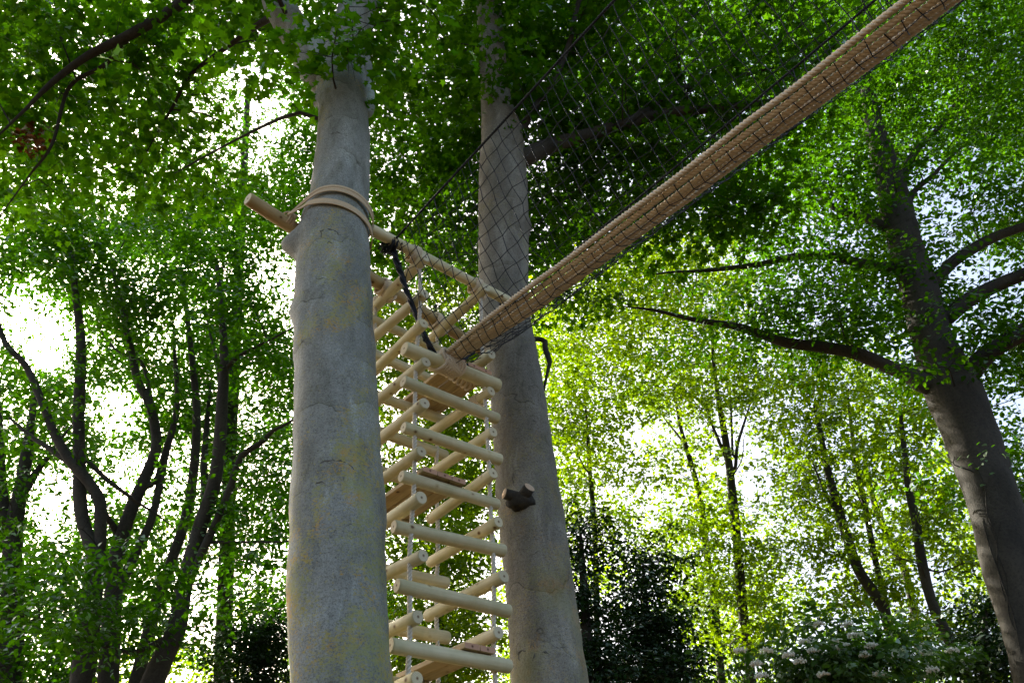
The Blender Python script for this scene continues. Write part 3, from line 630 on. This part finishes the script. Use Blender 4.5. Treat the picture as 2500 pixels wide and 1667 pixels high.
# --- evergreens and shrubs
def bush(name, label, cat, stem, Y, regions, seed, mat, size, leaf='oval', spray_r=.4, per_spray=45, group=None, rough=.1):
    return build_tree(name, label, stem, [], regions, [], seed, leaf, mat, size, bark='bark_twig', Y=(Y, Y), group=group, cat=cat, spray_r=spray_r, per_spray=per_spray, rough=rough, always=True)
bush('holly_tree', 'near black pointed evergreen right of the sawn stub beech', 'evergreen', [(1490, 1568, 26), (1485, 1450, 20), (1480, 1350, 12), (1477, 1290, 5)], 13.5,
     [(1478, 1290, 40, 60, 13, 14, 2.2), (1485, 1400, 75, 70, 12.8, 14.2, 2.4), (1495, 1510, 120, 75, 12.5, 14.5, 2.4)], 51, 'leaf_evergreen', .075, group='evergreens')
bush('ivy_column', 'dark ivy grown trunk hugging the right side of the sawn stub beech', 'ivy', [(1352, 1568, 26), (1345, 1420, 22), (1338, 1300, 16), (1333, 1220, 6)], 12.5,
     [(1335, 1230, 34, 70, 12.2, 12.8, 2.0), (1345, 1380, 50, 100, 12, 13, 2.2), (1365, 1510, 75, 80, 12, 13, 2.2)], 52, 'leaf_evergreen', .075, group='evergreens')
bush('holly_tree', 'dark evergreen low between the left stems and the pale beech', 'evergreen', [(590, 1568, 16), (588, 1500, 12), (585, 1450, 5)], 15,
     [(590, 1470, 80, 70, 14, 16, 1.8), (560, 1540, 110, 60, 14, 16, 2.0)], 53, 'leaf_evergreen', .08, group='evergreens')
bush('holly_tree', 'dark evergreen at the lower right corner beneath the large leaning beech', 'evergreen', [(2260, 1568, 20), (2262, 1450, 15), (2265, 1380, 5)], 12.5,
     [(2260, 1400, 70, 80, 12, 13.2, 1.3), (2270, 1510, 110, 80, 11.8, 13.4, 1.7)], 54, 'leaf_evergreen', .08, group='evergreens')
el = bush('elder_shrub', 'elder shrub dotted with cream flower heads along the bottom right', 'shrub', [(1960, 1640, 26), (1955, 1568, 22), (1945, 1500, 14), (1935, 1440, 8)], 11.5,
     [(1900, 1500, 170, 80, 10.8, 12.4, 1.5), (2080, 1510, 150, 75, 10.8, 12.4, 1.4), (1800, 1545, 110, 50, 10.8, 12, 1.4), (2000, 1440, 130, 40, 11, 12.3, .8)], 55, 'leaf_elder', .10)
fm = random.Random(5)
fmb = MB(); ico = None
for (u, v) in [(1735, 1520), (1748, 1548), (1810, 1500), (1835, 1515), (1850, 1470), (1868, 1490), (1890, 1545), (1920, 1470), (1935, 1480), (1945, 1430), (1960, 1455), (1985, 1500), (2000, 1480), (2110, 1480), (2125, 1495), (2140, 1535), (2185, 1490), (1760, 1490), (2060, 1500), (1880, 1430), (1700, 1490), (2020, 1545)]:
    c = atY(u, v, 10.75); mbh = MB()
    for k in range(60):
        a, r = fm.random() * 6.283, math.sqrt(fm.random()) * .085
        p = c + np.array([r * math.cos(a), r * math.sin(a) * .8, fm.gauss(0, .012) - r * r * 2.5]); s = fm.uniform(.009, .016)
        mbh.add([p + np.array(q) * s for q in ((1, 0, 0), (-1, 0, 0), (0, 1, 0), (0, -1, 0), (0, 0, 1), (0, 0, -1))], [(0, 2, 4), (2, 1, 4), (1, 3, 4), (3, 0, 4), (2, 0, 5), (1, 2, 5), (3, 1, 5), (0, 3, 5)])
    tube(mbh, [c + np.array([0, 0, -.01]), c + np.array([.03, .15, -.22]), c + np.array([.02, .4, -.5])], [.003, .003, .004], 4, True, 1)
    mbh.build('flower_head', [M['flower'], M['leaf_elder']], el, False)

# --- far woodland: one mass nobody could count
def far_wood():
    rng = np.random.default_rng(77); SC = []
    while len(SC) < 5200:
        u = rng.uniform(-500, 2850); v = rng.uniform(760, 1640); Y = rng.uniform(26, 40)
        p = atY(u, v, Y)
        top = 9 + 3.5 * math.sin(p[0] * .35) + 2.5 * math.sin(p[0] * .9 + 1) + 2.5
        if p[2] > top + rng.normal(0, 1.2): continue
        cl = mnoise.noise(Vector((p[0] * .3, p[1] * .3, p[2] * .42)))
        if cl < -.18: continue
        SC.append(p)
    SC = np.array(SC); uv, z = project(SC)
    SC = SC[[bool(try_cover(uv[i], .75 * F / z[i] / K, 26 * (.17 * F / z[i] / K) ** 2 * .22, rng)) for i in range(len(SC))]]
    o = leaves_mesh('far_woodland', SC, rng.uniform(.5, 1.0, len(SC)), np.full(len(SC), 26), rng, .17, 'quad', M['leaf_young'], None)
    tag(o, 'distant bright green woodland foliage behind the nearer stems', 'foliage', None, 'stuff')
    LEAFN[0] += 26 * len(SC)
finish_crowns(); far_wood()

# ------------------------------------------------------------------ the log tower
PH = math.radians(41.64); SIDE = .6736
DA = np.array([math.cos(PH), math.sin(PH), 0]); DB = np.array([-math.sin(PH), math.cos(PH), 0]); UP = np.array([0, 0, 1.])
CN = np.array([-.7408, 5.0, 1.6]); CR = CN + DA * SIDE; CL = CN + DB * SIDE; CF = CN + (DA + DB) * SIDE
HA = {0: 4.835, 1: 3.795, 2: 3.472, 3: 3.096, 4: 2.706, 5: 2.342, 6: 1.938, 7: 1.559}
HB = {1: 4.735, 2: 4.36, 3: 3.995, 4: 3.655, 5: 3.285, 6: 2.89, 7: 2.515, 8: 2.125, 9: 1.735, 10: 1.365}
for k in range(8, 14): HA[k] = HA[k - 1] - .385
for k in range(11, 15): HB[k] = HB[k - 1] - .385
PR = .045
def pole_mesh(L, r, name, mats, sides=28):
    """a round pole along X with softened ends"""
    xs = [-L / 2, -L / 2 + .004, -L / 2 + .014] + list(np.linspace(-L / 2 + .1, L / 2 - .1, 7)) + [L / 2 - .014, L / 2 - .004, L / 2]
    rs = [r * .86, r * .95, r] + [r] * 7 + [r, r * .95, r * .86]
    V = []; rn = random.Random(int(L * 1e4 + r * 1e5))
    for x, q in zip(xs, rs):
        for j in range(sides):
            a = 2 * math.pi * j / sides; qq = q * (1 + .018 * math.sin(2 * a + 3 * x) + .012 * math.sin(3 * a + 9 * x))
            V.append((x, qq * math.cos(a), qq * math.sin(a)))
    k = len(xs); fs = list(tube_faces(k, sides, True))
    me = bpy.data.meshes.new(name); me.from_pydata(V, [], fs)
    for mt in mats: me.materials.append(mt)
    mi = [0] * (len(fs) - 2) + [1, 1]; me.polygons.foreach_set('material_index', mi)
    me.polygons.foreach_set('use_smooth', [True] * (len(fs) - 2) + [False, False]); me.update()
    return me
tower = empty('climbing_tower', (CN + CF) / 2 * np.array([1, 1, 0]), 'square climbing tower of pale round logs threaded on four ropes', 'climbing tower')
OV = .075
pm = [pole_mesh(SIDE + 2 * OV + .05, PR, 'pole', (M['pole'], M['pole_end'])), pole_mesh(SIDE + 2 * OV + .03, PR * .96, 'pole', (M['pole'], M['pole_end'])), pole_mesh(SIDE + 2 * OV + .08, PR * 1.04, 'pole', (M['pole'], M['pole_end']))]
thick = pole_mesh(SIDE + 2 * OV + .1, .058, 'pole', (M['pole'], M['pole_end']))
prn = random.Random(31)
def place_pole(me, a, b, parent, name='pole', spin=None):
    a = np.asarray(a, float); b = np.asarray(b, float); d = Vector((b - a).tolist()).normalized()
    o = bpy.data.objects.new(name, me); col.objects.link(o); o.parent = parent
    rot = Matrix.Rotation(prn.uniform(0, 6.28) if spin is None else spin, 4, 'X')
    q = d.to_track_quat('X', 'Z').to_matrix().to_4x4()
    c = Vector(((a + b) / 2).tolist())
    o.matrix_parent_inverse = Matrix.Translation(-parent.location)
    o.matrix_basis = Matrix.Translation(c) @ q @ rot
    return o
def jig(s=.012): return np.array([prn.gauss(0, s), prn.gauss(0, s), prn.gauss(0, s * .7)])
for k, h in HA.items():
    if k == 0: continue
    z = UP * h
    me = thick if k == 1 else prn.choice(pm)
    place_pole(me, CN + z + jig(), CR + z + jig(), tower)
    place_pole(prn.choice(pm), CL + z + jig(), CF + z + jig(), tower)
for hb in (4.555, 4.19):                                   # rear rails above the entrance
    place_pole(prn.choice(pm), CL + UP * hb + jig(), CF + UP * hb + jig(), tower)
for k, h in HB.items():
    z = UP * h; sh = DA * .012
    place_pole(prn.choice(pm), CN + z + jig() + sh, CL + z + jig() + sh, tower)
    place_pole(prn.choice(pm), CR + z + jig() - sh, CF + z + jig() - sh, tower)
for c in (CN, CR, CL, CF):                                  # the four ropes
    mb = MB(); sw = [c + UP * h + np.array([prn.gauss(0, .008), prn.gauss(0, .008), 0]) for h in np.linspace(4.80, -1.0, 12)]
    twisted(mb, sw, .0185, .085, 5, 7)
    tube(mb, coil(c + UP * 4.80, UP, .022, .05, 2.2), .014, 6)
    mb.build('rope', M['rope_white'], tower)
# plank steps
def plank(frm, level, off, wdt, ext0, ext1, th=.036):
    a = CN + DA * off - DB * ext0 + UP * (HA[level] + PR + th / 2 + (.015 if level == 1 else 0.004)); L = SIDE + ext0 + ext1
    X = L / 2; Yh = wdt / 2 - .003; Zh = th / 2; bv = .004
    V = [(x, y, z) for x in (-X, X) for (y, z) in ((-Yh + bv, -Zh), (Yh - bv, -Zh), (Yh, -Zh + bv), (Yh, Zh - bv), (Yh - bv, Zh), (-Yh + bv, Zh), (-Yh, Zh - bv), (-Yh, -Zh + bv))]
    fs = [(i, (i + 1) % 8, 8 + (i + 1) % 8, 8 + i) for i in range(8)] + [tuple(range(7, -1, -1)), tuple(range(8, 16))]
    me = bpy.data.meshes.new('plank'); me.from_pydata(V, [], fs); me.materials.append(M['plank']); me.materials.append(M['plank_end'])
    me.polygons.foreach_set('material_index', [0] * 8 + [1, 1]); me.update()
    o = bpy.data.objects.new('plank', me); col.objects.link(o); o.parent = tower
    o.matrix_parent_inverse = Matrix.Translation(-tower.location)
    c = Vector((a + DB * L / 2).tolist()); o.matrix_basis = Matrix.Translation(c) @ Matrix.Rotation(PH + math.pi / 2, 4, 'Z')
for lv, offs in ((1, (.40, .535, .655)), (4, (.10, .225, .35)), (7, (.44, .565)), (10, (.12, .25, .38))):
    for q in offs: plank(0, lv, q, .125, .06 if lv != 1 else .035, .06)
# rope lashings where the hangers cross the beams
def lash(parent, c, axis, r, length, turns, rr=.011, mat='rope', slant=.0, name='lashing', phase=0.):
    mb = MB(); twisted(mb, coil(c, axis, r + rr * .9, length, turns, phase, 18, slant), rr, .05, 5, 7); return mb.build(name, M[mat], parent)

# --- the two beams that carry it
HBM = 4.735 + PR + .056
b0 = atH(569, 456, HBM); b1 = atH(1052, 768, HBM); bd = (b1 - b0); bd[2] = 0; bl = np.linalg.norm(bd); bd /= bl
beam_end = b0 + bd * (bl + .95); mid = (b0 + beam_end) / 2
beam = place_pole(pole_mesh(np.linalg.norm(beam_end - b0), .056, 'support_beam', (M['beam'], M['pole_end'])), b0, beam_end, empty('support_beam', (mid[0], mid[1], mid[2] - .06), 'thick brown log passing behind the pale beech, sawn end jutting out left', 'log beam'), 'log')
beam_root = beam.parent
a0 = atH(852, 527, HA[0]); a1 = atH(1168, 692, HA[0] + .01); midA = (a0 + a1) / 2
rail = place_pole(pole_mesh(np.linalg.norm(a1 - a0), .047, 'top_rail', (M['pole'], M['pole_end'])), a0, a1, empty('top_rail', (midA[0], midA[1], midA[2] - .05), 'long pale log rail above the tower entrance, between both beeches', 'log beam'), 'log')
rail_root = rail.parent
for c in (CN, CR):
    t = np.dot(c - a0, DA); p = a0 + (a1 - a0) * (t / np.linalg.norm(a1 - a0)); p = p + np.array([0, 0, -.03])
    lash(rail_root, p - DA * .055, a1 - a0, .062, .07, 4.2, .011)
    lash(rail_root, p + np.array([0, 0, -.03]) + DB * .02, DB, .058, .045, 2.3, .010)
for c in (CL, CF):
    t = np.dot((c - b0), bd); p = b0 + bd * t
    lash(beam_root, p - bd * .05 + UP * -.012, bd, .066, .09, 4.6, .012)
    lash(beam_root, p + UP * -.06, DB, .062, .05, 2.3, .011)

# --- tan strap round the pale beech and the beam
strap = empty('webbing_strap', atH(690, 520, HBM), 'flat tan strap wound twice round the pale beech and tied to the log', 'strap')
def trunk_at(h):    # axis and radius of the pale beech at height h above the eye
    best = None
    for (u, v, wd) in [(767, 700, 170), (765, 600, 161), (769, 520, 156), (780, 440, 137), (788, 300, 116)]:
        p = atY(u, v, YL); r = .5 * wd * K * depth(p) / F; q = (p[2] - EYE[2], p[0], p[1], r)
        best = (best or []) + [q]
    a = np.array(best); return np.array([np.interp(h, a[:, 0], a[:, i]) for i in (1, 2, 3)])
knot = b0 + bd * .36 + np.array([0.03, -.055, .03])            # where the strap leaves the beam
def strap_band(zl, zr, width, grow_, name):
    # leaves the knot, runs round the camera side of the trunk and back behind it
    pts = []; x, y, r = trunk_at(zl); r += grow_
    dk = knot[:2] - np.array([x, y]); th0 = math.atan2(dk[1], dk[0]) % (2 * math.pi) + math.acos(min(.999, r / np.linalg.norm(dk))); th1 = math.radians(392)
    for th in np.linspace(th0, th1, 40):
        s = (th - th0) / (th1 - th0); hh = zl + (zr - zl) * s - (zl - knot[2] + 1.6) * .55 * math.exp(-s * 5)
        x, y, r = trunk_at(hh); r += grow_ + .006
        pts.append([x + r * math.cos(th), y + r * math.sin(th), 1.6 + hh])
    pts = np.array(pts)
    tail = np.array([pts[-1] + (np.array([b0[0], b0[1], 1.6 + zr]) + bd * 1.0 - pts[-1]) * t for t in (.35, .7)])
    P = spline(np.vstack([knot + UP * .01, (knot + pts[0]) / 2, pts, tail]), .03)
    T = np.gradient(P, axis=0); T /= np.linalg.norm(T, axis=1)[:, None]
    side = np.cross(T, UP); side /= np.linalg.norm(side, axis=1)[:, None]
    wv = np.clip(np.linspace(0, 6, len(P)), .35, 1)[:, None] * width / 2; th = .004
    up = np.cross(side, T)
    V = np.stack([P - up * wv - side * th, P + up * wv - side * th, P + up * wv + side * th, P - up * wv + side * th], 1)
    mb = MB(); mb.add(V, tube_faces(len(P), 4, True)); return mb.build(name, M['strap'], strap, False)
strap_band(5.02, 4.90, .052, .022, 'band'); strap_band(5.055, 4.93, .022, .027, 'band'); strap_band(4.84, 4.72, .055, .020, 'band')
for k, (o_, sl_) in enumerate(((-.03, .02), (.0, .012), (.03, -.01))):
    lash(strap, knot + bd * (o_ + .02) + np.array([-.03, .045, 0]), bd, .062, .03, 1.6, .010, 'strap', sl_, 'knot', k)

# --- sawn branch stubs on the brown beech
def stub(parent_label, u, v, Y, d, L, r):
    p = atY(u, v, Y); d = np.asarray(d, float); d /= np.linalg.norm(d)
    mb = MB(); k = 5; S = np.array([p - d * .10 + d * (L + .10) * t for t in np.linspace(0, 1, k)])
    T, A, B = frames(S); an = np.linspace(0, 2 * np.pi, 18, endpoint=False); rr = np.linspace(r * 1.25, r, k)
    V = S[:, None] + rr[:, None, None] * (np.cos(an)[None, :, None] * A[:, None] + np.sin(an)[None, :, None] * B[:, None])
    fs = tube_faces(k, 18, True); mb.add(V, fs[:-1], 0); n0 = mb.n
    mb.f.append(fs[-1]); mb.mi.append(1)
    return mb
rb = [o for o in col.objects if o.type == 'EMPTY' and 'sawn branch stubs' in o.get('label', '')][0]
cmb = MB(); cc = atY(1193, 1152, 5.93)
VV = []
for i in range(9):
    for j in range(16):
        a_, b_ = math.pi * i / 8, 2 * math.pi * j / 16; q = 1 + .34 * mnoise.noise(Vector((i * .9, math.cos(b_) * 2.6, math.sin(b_) * 2.6)))
        VV.append(cc + np.array([.12 * math.sin(a_) * math.cos(b_), .075 * math.sin(a_) * math.sin(b_), .072 * math.cos(a_)]) * q)
cmb.add(VV, [(i * 16 + j, i * 16 + (j + 1) % 16, (i + 1) * 16 + (j + 1) % 16, (i + 1) * 16 + j) for i in range(8) for j in range(16)]); cmb.build('bark_collar', M['bark_twig'], rb)
stub('', 1180, 1140, 5.90, (-.80, -.42, .15), .085, .043).build('branch_stub', [M['bark_twig'], M['cut']], rb)
stub('', 1203, 1138, 5.90, (.45, -.55, .35), .09, .046).build('branch_stub', [M['bark_twig'], M['cut']], rb)

# --- scars on the bark, vines, a withered spray
from mathutils.bvhtree import BVHTree
SJ = np.random.default_rng(12)
def surface_of(root):
    tr = [o for o in root.children if o.name.split('.')[0] == 'trunk'][0].data
    return BVHTree.FromPolygons([v.co for v in tr.vertices], [tuple(p.vertices) for p in tr.polygons])
def on_bark(bvh, u, v):
    d = ray(u, v); hit = bvh.ray_cast(Vector(EYE.tolist()), Vector(d.tolist()).normalized()); return None if hit[0] is None else (np.array(hit[0]), np.array(hit[1]))
def bark_line(root, bvh, pts, r, name='bark_scar', mat='bark_scar', sink=.45):
    H = [on_bark(bvh, u, v) for u, v in (spline(np.array([(u, v, 0) for u, v in pts], float), 5)[:, :2] + (SJ.normal(0, 1.3, (400, 2))[:len(spline(np.array([(u, v, 0) for u, v in pts], float), 5))] if mat == 'bark_scar' else 0))]; H = [h for h in H if h]
    if len(H) < 3: return
    P = np.array([h[0] - h[1] * r * sink for h in H]); t = np.linspace(0, 1, len(P))
    mb = MB(); tube(mb, P, r * (.2 + .8 * np.sin(np.pi * t) ** .6) * SJ.uniform(.35, 1.25, len(P)), 6); mb.build(name, M[mat], root)
tree_of = lambda txt: [o for o in col.objects if o.type == 'EMPTY' and txt in o.get('label', '')][0]
lb = tree_of('nearest trunk'); bl_ = surface_of(lb); rbv = surface_of(rb)
for pts, r in (([(738, 548), (737, 532), (752, 524), (770, 530), (781, 545)], .009), ([(748, 562), (756, 556), (766, 562)], .006), ([(728, 750), (745, 744)], .005), ([(752, 742), (772, 748)], .005), ([(682, 795), (700, 780), (725, 775)], .005),
               ([(690, 1110), (712, 1075), (750, 1058), (790, 1060), (815, 1080), (835, 1108)], .006), ([(722, 1120), (726, 1108), (740, 1106), (748, 1112)], .006), ([(742, 1136), (752, 1130)], .005),
               ([(742, 318), (770, 306), (800, 312)], .006), ([(750, 185), (757, 178), (766, 184)], .006), ([(790, 1210), (800, 1204), (822, 1208)], .004), ([(700, 650), (740, 640), (800, 643)], .004), ([(742, 232), (738, 240), (742, 248)], .010)):
    bark_line(lb, bl_, pts, r)
for pts, r in (([(1214, 905), (1216, 890), (1232, 886), (1240, 905), (1238, 925)], .008), ([(1214, 972), (1226, 966), (1238, 974)], .008), ([(1197, 940), (1204, 945)], .006), ([(1180, 1120), (1178, 1095), (1180, 1070)], .007), ([(1170, 1085), (1168, 1065)], .006), ([(1230, 1115), (1250, 1122), (1268, 1138)], .006),
               ([(1172, 1195), (1173, 1225), (1171, 1260)], .005), ([(1180, 1300), (1205, 1285), (1232, 1268), (1250, 1270)], .006), ([(1196, 1520), (1190, 1505), (1200, 1492), (1212, 1495)], .012), ([(1212, 1490), (1222, 1478), (1230, 1490), (1224, 1515), (1214, 1520)], .008), ([(1240, 1502), (1248, 1494), (1258, 1500), (1252, 1510)], .010),
               ([(1255, 1480), (1285, 1486), (1320, 1484)], .004), ([(1140, 870), (1152, 862), (1150, 852)], .008), ([(1160, 862), (1172, 850), (1178, 840)], .007), ([(1215, 760), (1232, 770), (1240, 790)], .006), ([(1160, 1330), (1163, 1300), (1160, 1280)], .005)):
    bark_line(rb, rbv, pts, r)
big = tree_of('large dark leaning beech'); bb = surface_of(big)
for pts, r in (([(2255, 1190), (2275, 1260), (2300, 1330), (2330, 1420), (2345, 1500)], .012), ([(2270, 1200), (2290, 1250), (2292, 1310), (2310, 1380)], .009), ([(2300, 1190), (2290, 1260), (2312, 1330), (2318, 1410), (2338, 1460)], .009), ([(2240, 1060), (2262, 1120), (2268, 1180), (2290, 1230)], .008)):
    bark_line(big, bb, pts, r, 'vine', 'bark_twig', -.3)
rgd = np.random.default_rng(4)
leaves_mesh('withered_leaves', np.array([atY(72 + rgd.normal(0, 13), 325 + rgd.normal(0, 14), 5.3 + rgd.normal(0, .1)) for _ in range(7)]), np.full(7, .12), np.full(7, 14), rgd, .075, 'lobed', M['leaf_dry'], lb, jit=.9)

# ------------------------------------------------------------------ the rope bridge
f0 = atH(1021, 833, HA[1] + .075); f1 = atH(2098, 0, HA[1] + .075)
BD = f1 - f0; BD[2] = 0; BD /= np.linalg.norm(BD); BW = np.array([-BD[1], BD[0], 0]);
if np.dot(BW, DA) < 0: BW = -BW
kl = atH(898, 560, HA[0]); kr = atH(1167, 701, HA[0]); KLo = np.dot(kl - f0, BW); KRo = np.dot(kr - f0, BW)
hl1 = atH(1402, 0, HA[0]); hr1 = atH(1994, 0, HA[0])
LB = 7.5
bridge = empty('rope_bridge', f0 - UP * .1, 'net sided rope bridge rising to the upper right from the tower entrance', 'rope bridge')
def foot_line(t, off=0.): return f0 + BD * t + BW * off + UP * (-.10 * math.sin(math.pi * t / LB) + .004 * math.sin(3 * t))
RB = .0225
lay = [(-.098, .016), (-.050, .0), (.0, -.010), (.050, -.002), (.100, .012)]
for i, (o_, z_) in enumerate(lay):
    mb = MB(); rn = random.Random(i)
    P = [foot_line(t, (o_ + rn.gauss(0, .002)) * (.55 + .45 * min(1, t / .8))) + UP * (z_ + rn.gauss(0, .002)) for t in np.linspace(-.02, LB, 26)]
    twisted(mb, P, RB, .090, 6, 8); mb.build('foot_rope', M['rope'], bridge)
def hand_line(side, t):
    k, off1 = (kl, np.dot(hl1 - f0, BW)) if side < 0 else (kr, np.dot(hr1 - f0, BW))
    o0 = np.dot(k - f0, BW); tt = np.dot(k - f0, BD); t4 = np.dot((hl1 if side < 0 else hr1) - f0, BD)
    s = t / LB; tcur = tt + (LB - tt) * s; o_ = o0 + (off1 - o0) * min(1.3, max(0, (tcur - tt) / (t4 - tt)))
    return f0 + BD * tcur + BW * o_ + UP * (HA[0] - HA[1] - .075 - .05 * math.sin(math.pi * s))
for sd in (-1, 1):
    mb = MB(); twisted(mb, [hand_line(sd, t) for t in np.linspace(0, LB, 20)], .011, .07, 4, 6); mb.build('hand_rope', M['net'], bridge)
# netting: cords along and across, slung from hand rope to hand rope under the foot ropes
NL = 23; NT = 82; grid = np.zeros((NT, NL, 3)); rn = np.random.default_rng(3)
for i in range(NT):
    t = LB * i / (NT - 1); hl, hr = hand_line(-1, t), hand_line(1, t); ft = foot_line(t + .02) - UP * (.06 + .05 * math.exp(-((t - .8) / .6) ** 2))
    for j in range(NL):
        s = j / (NL - 1) * 2 - 1; e = hl if s < 0 else hr; q = abs(s)
        a = ft * (1 - q) + e * q
        a = a + UP * (-(.34 if s > 0 else .12) * q * (1 - q)) + BW * (.42 if s > 0 else -.16) * (q * (1 - q)) * (1.5 if q < .5 else .9)
        grid[i, j] = a + rn.normal(0, .008, 3) * (1 if 0 < j < NL - 1 else 0)
nb = MB(); CR_ = .0033
for j in range(NL): tube(nb, spline(grid[:, j], .05), CR_, 4, False)
for i in range(NT): tube(nb, spline(grid[i], .045), CR_, 4, False)
for i in range(NT):                                        # the knots
    for j in range(NL):
        p = grid[i, j]; s = .0062
        nb.add([p + np.array(q) * s for q in ((1, 0, 0), (-1, 0, 0), (0, 1, 0), (0, -1, 0), (0, 0, 1), (0, 0, -1))], [(0, 2, 4), (2, 1, 4), (1, 3, 4), (3, 0, 4), (2, 0, 5), (1, 2, 5), (3, 1, 5), (0, 3, 5)])
nb.build('netting', M['net'], bridge, True, 'stuff')
# gathered net edges from the hand rope knots down to the foot ropes
rn2 = random.Random(8)
for sd in (-1, 1):
    top = hand_line(sd, 0); foot = f0 + BW * (.09 * sd) + UP * .01; mb = MB()
    P = spline([top, top + (foot - top) * .35 + UP * -.07, top + (foot - top) * .7 + UP * -.07, foot], .02)
    for k in range(3):
        a = np.linspace(0, 22, len(P)) + k * 2.1; tube(mb, P + .013 * np.stack([np.cos(a), np.sin(a), np.sin(a * 1.3)], 1), .013, 6)
    for k in range(46):
        p = P[rn2.randrange(len(P))]; d = np.array([rn2.gauss(0, 1), rn2.gauss(0, 1), rn2.gauss(0, 1)]); d /= np.linalg.norm(d)
        tube(mb, coil(p + d * .022, np.cross(d, [.3, .5, .8]), .013, .002, .9, rn2.random() * 6, 10), .0028, 4, False)
    mb.build('edge_cord', M['net'], bridge)
    mb = MB()
    for k in range(5): tube(mb, coil(top + np.array([rn2.gauss(0, .012), rn2.gauss(0, .012), -.01]), DA + np.array([rn2.gauss(0, .3)] * 3), .058 + .005 * k, .05 + .01 * k, 2.4, k), .0075, 6)
    for k in range(14):
        d = np.array([rn2.gauss(0, 1), rn2.gauss(0, 1), rn2.gauss(0, 1)]); d /= np.linalg.norm(d)
        tube(mb, np.array([top + d * .05, top + d * .085 + UP * .01, top + d * .10 - UP * .015]), .004, 4)
    mb.build('knot', M['net'], bridge)
mb = MB()
for k in range(7): tube(mb, coil(f0 + BD * .05 + UP * (-.035) + np.array([rn2.gauss(0, .01), rn2.gauss(0, .01), 0]) + BW * (.03 + .02 * k), BW, .05 + rn2.uniform(-.006, .008), .03, 2, k), .009, 6)
mb.build('knot', M['net'], bridge)
# the big manila lashing that ties the foot ropes to the entrance log
c1 = CN + DA * (np.dot(f0 - CN, DA)) + UP * HA[1]
for k in range(7):
    lash(bridge, c1 + DA * (-.105 + .027 * k), DA, .060, .014, 1.1, .0155, 'rope', .040, 'lashing', k * .12)
lash(bridge, c1 + DA * (-.05) + UP * .05 + BD * .02, BD, .055, .08, 2.6, .0135, 'rope', .03)
lash(tower, CR + UP * HB[4] + DB * .12, DB, PR, .11, 4.4, .012)
lash(tower, CR + UP * (HA[1] - .03) - DA * .24 + DB * .06, DA + DB * .25, .03, .34, 7, .011)
print('LEAVES', LEAFN[0])
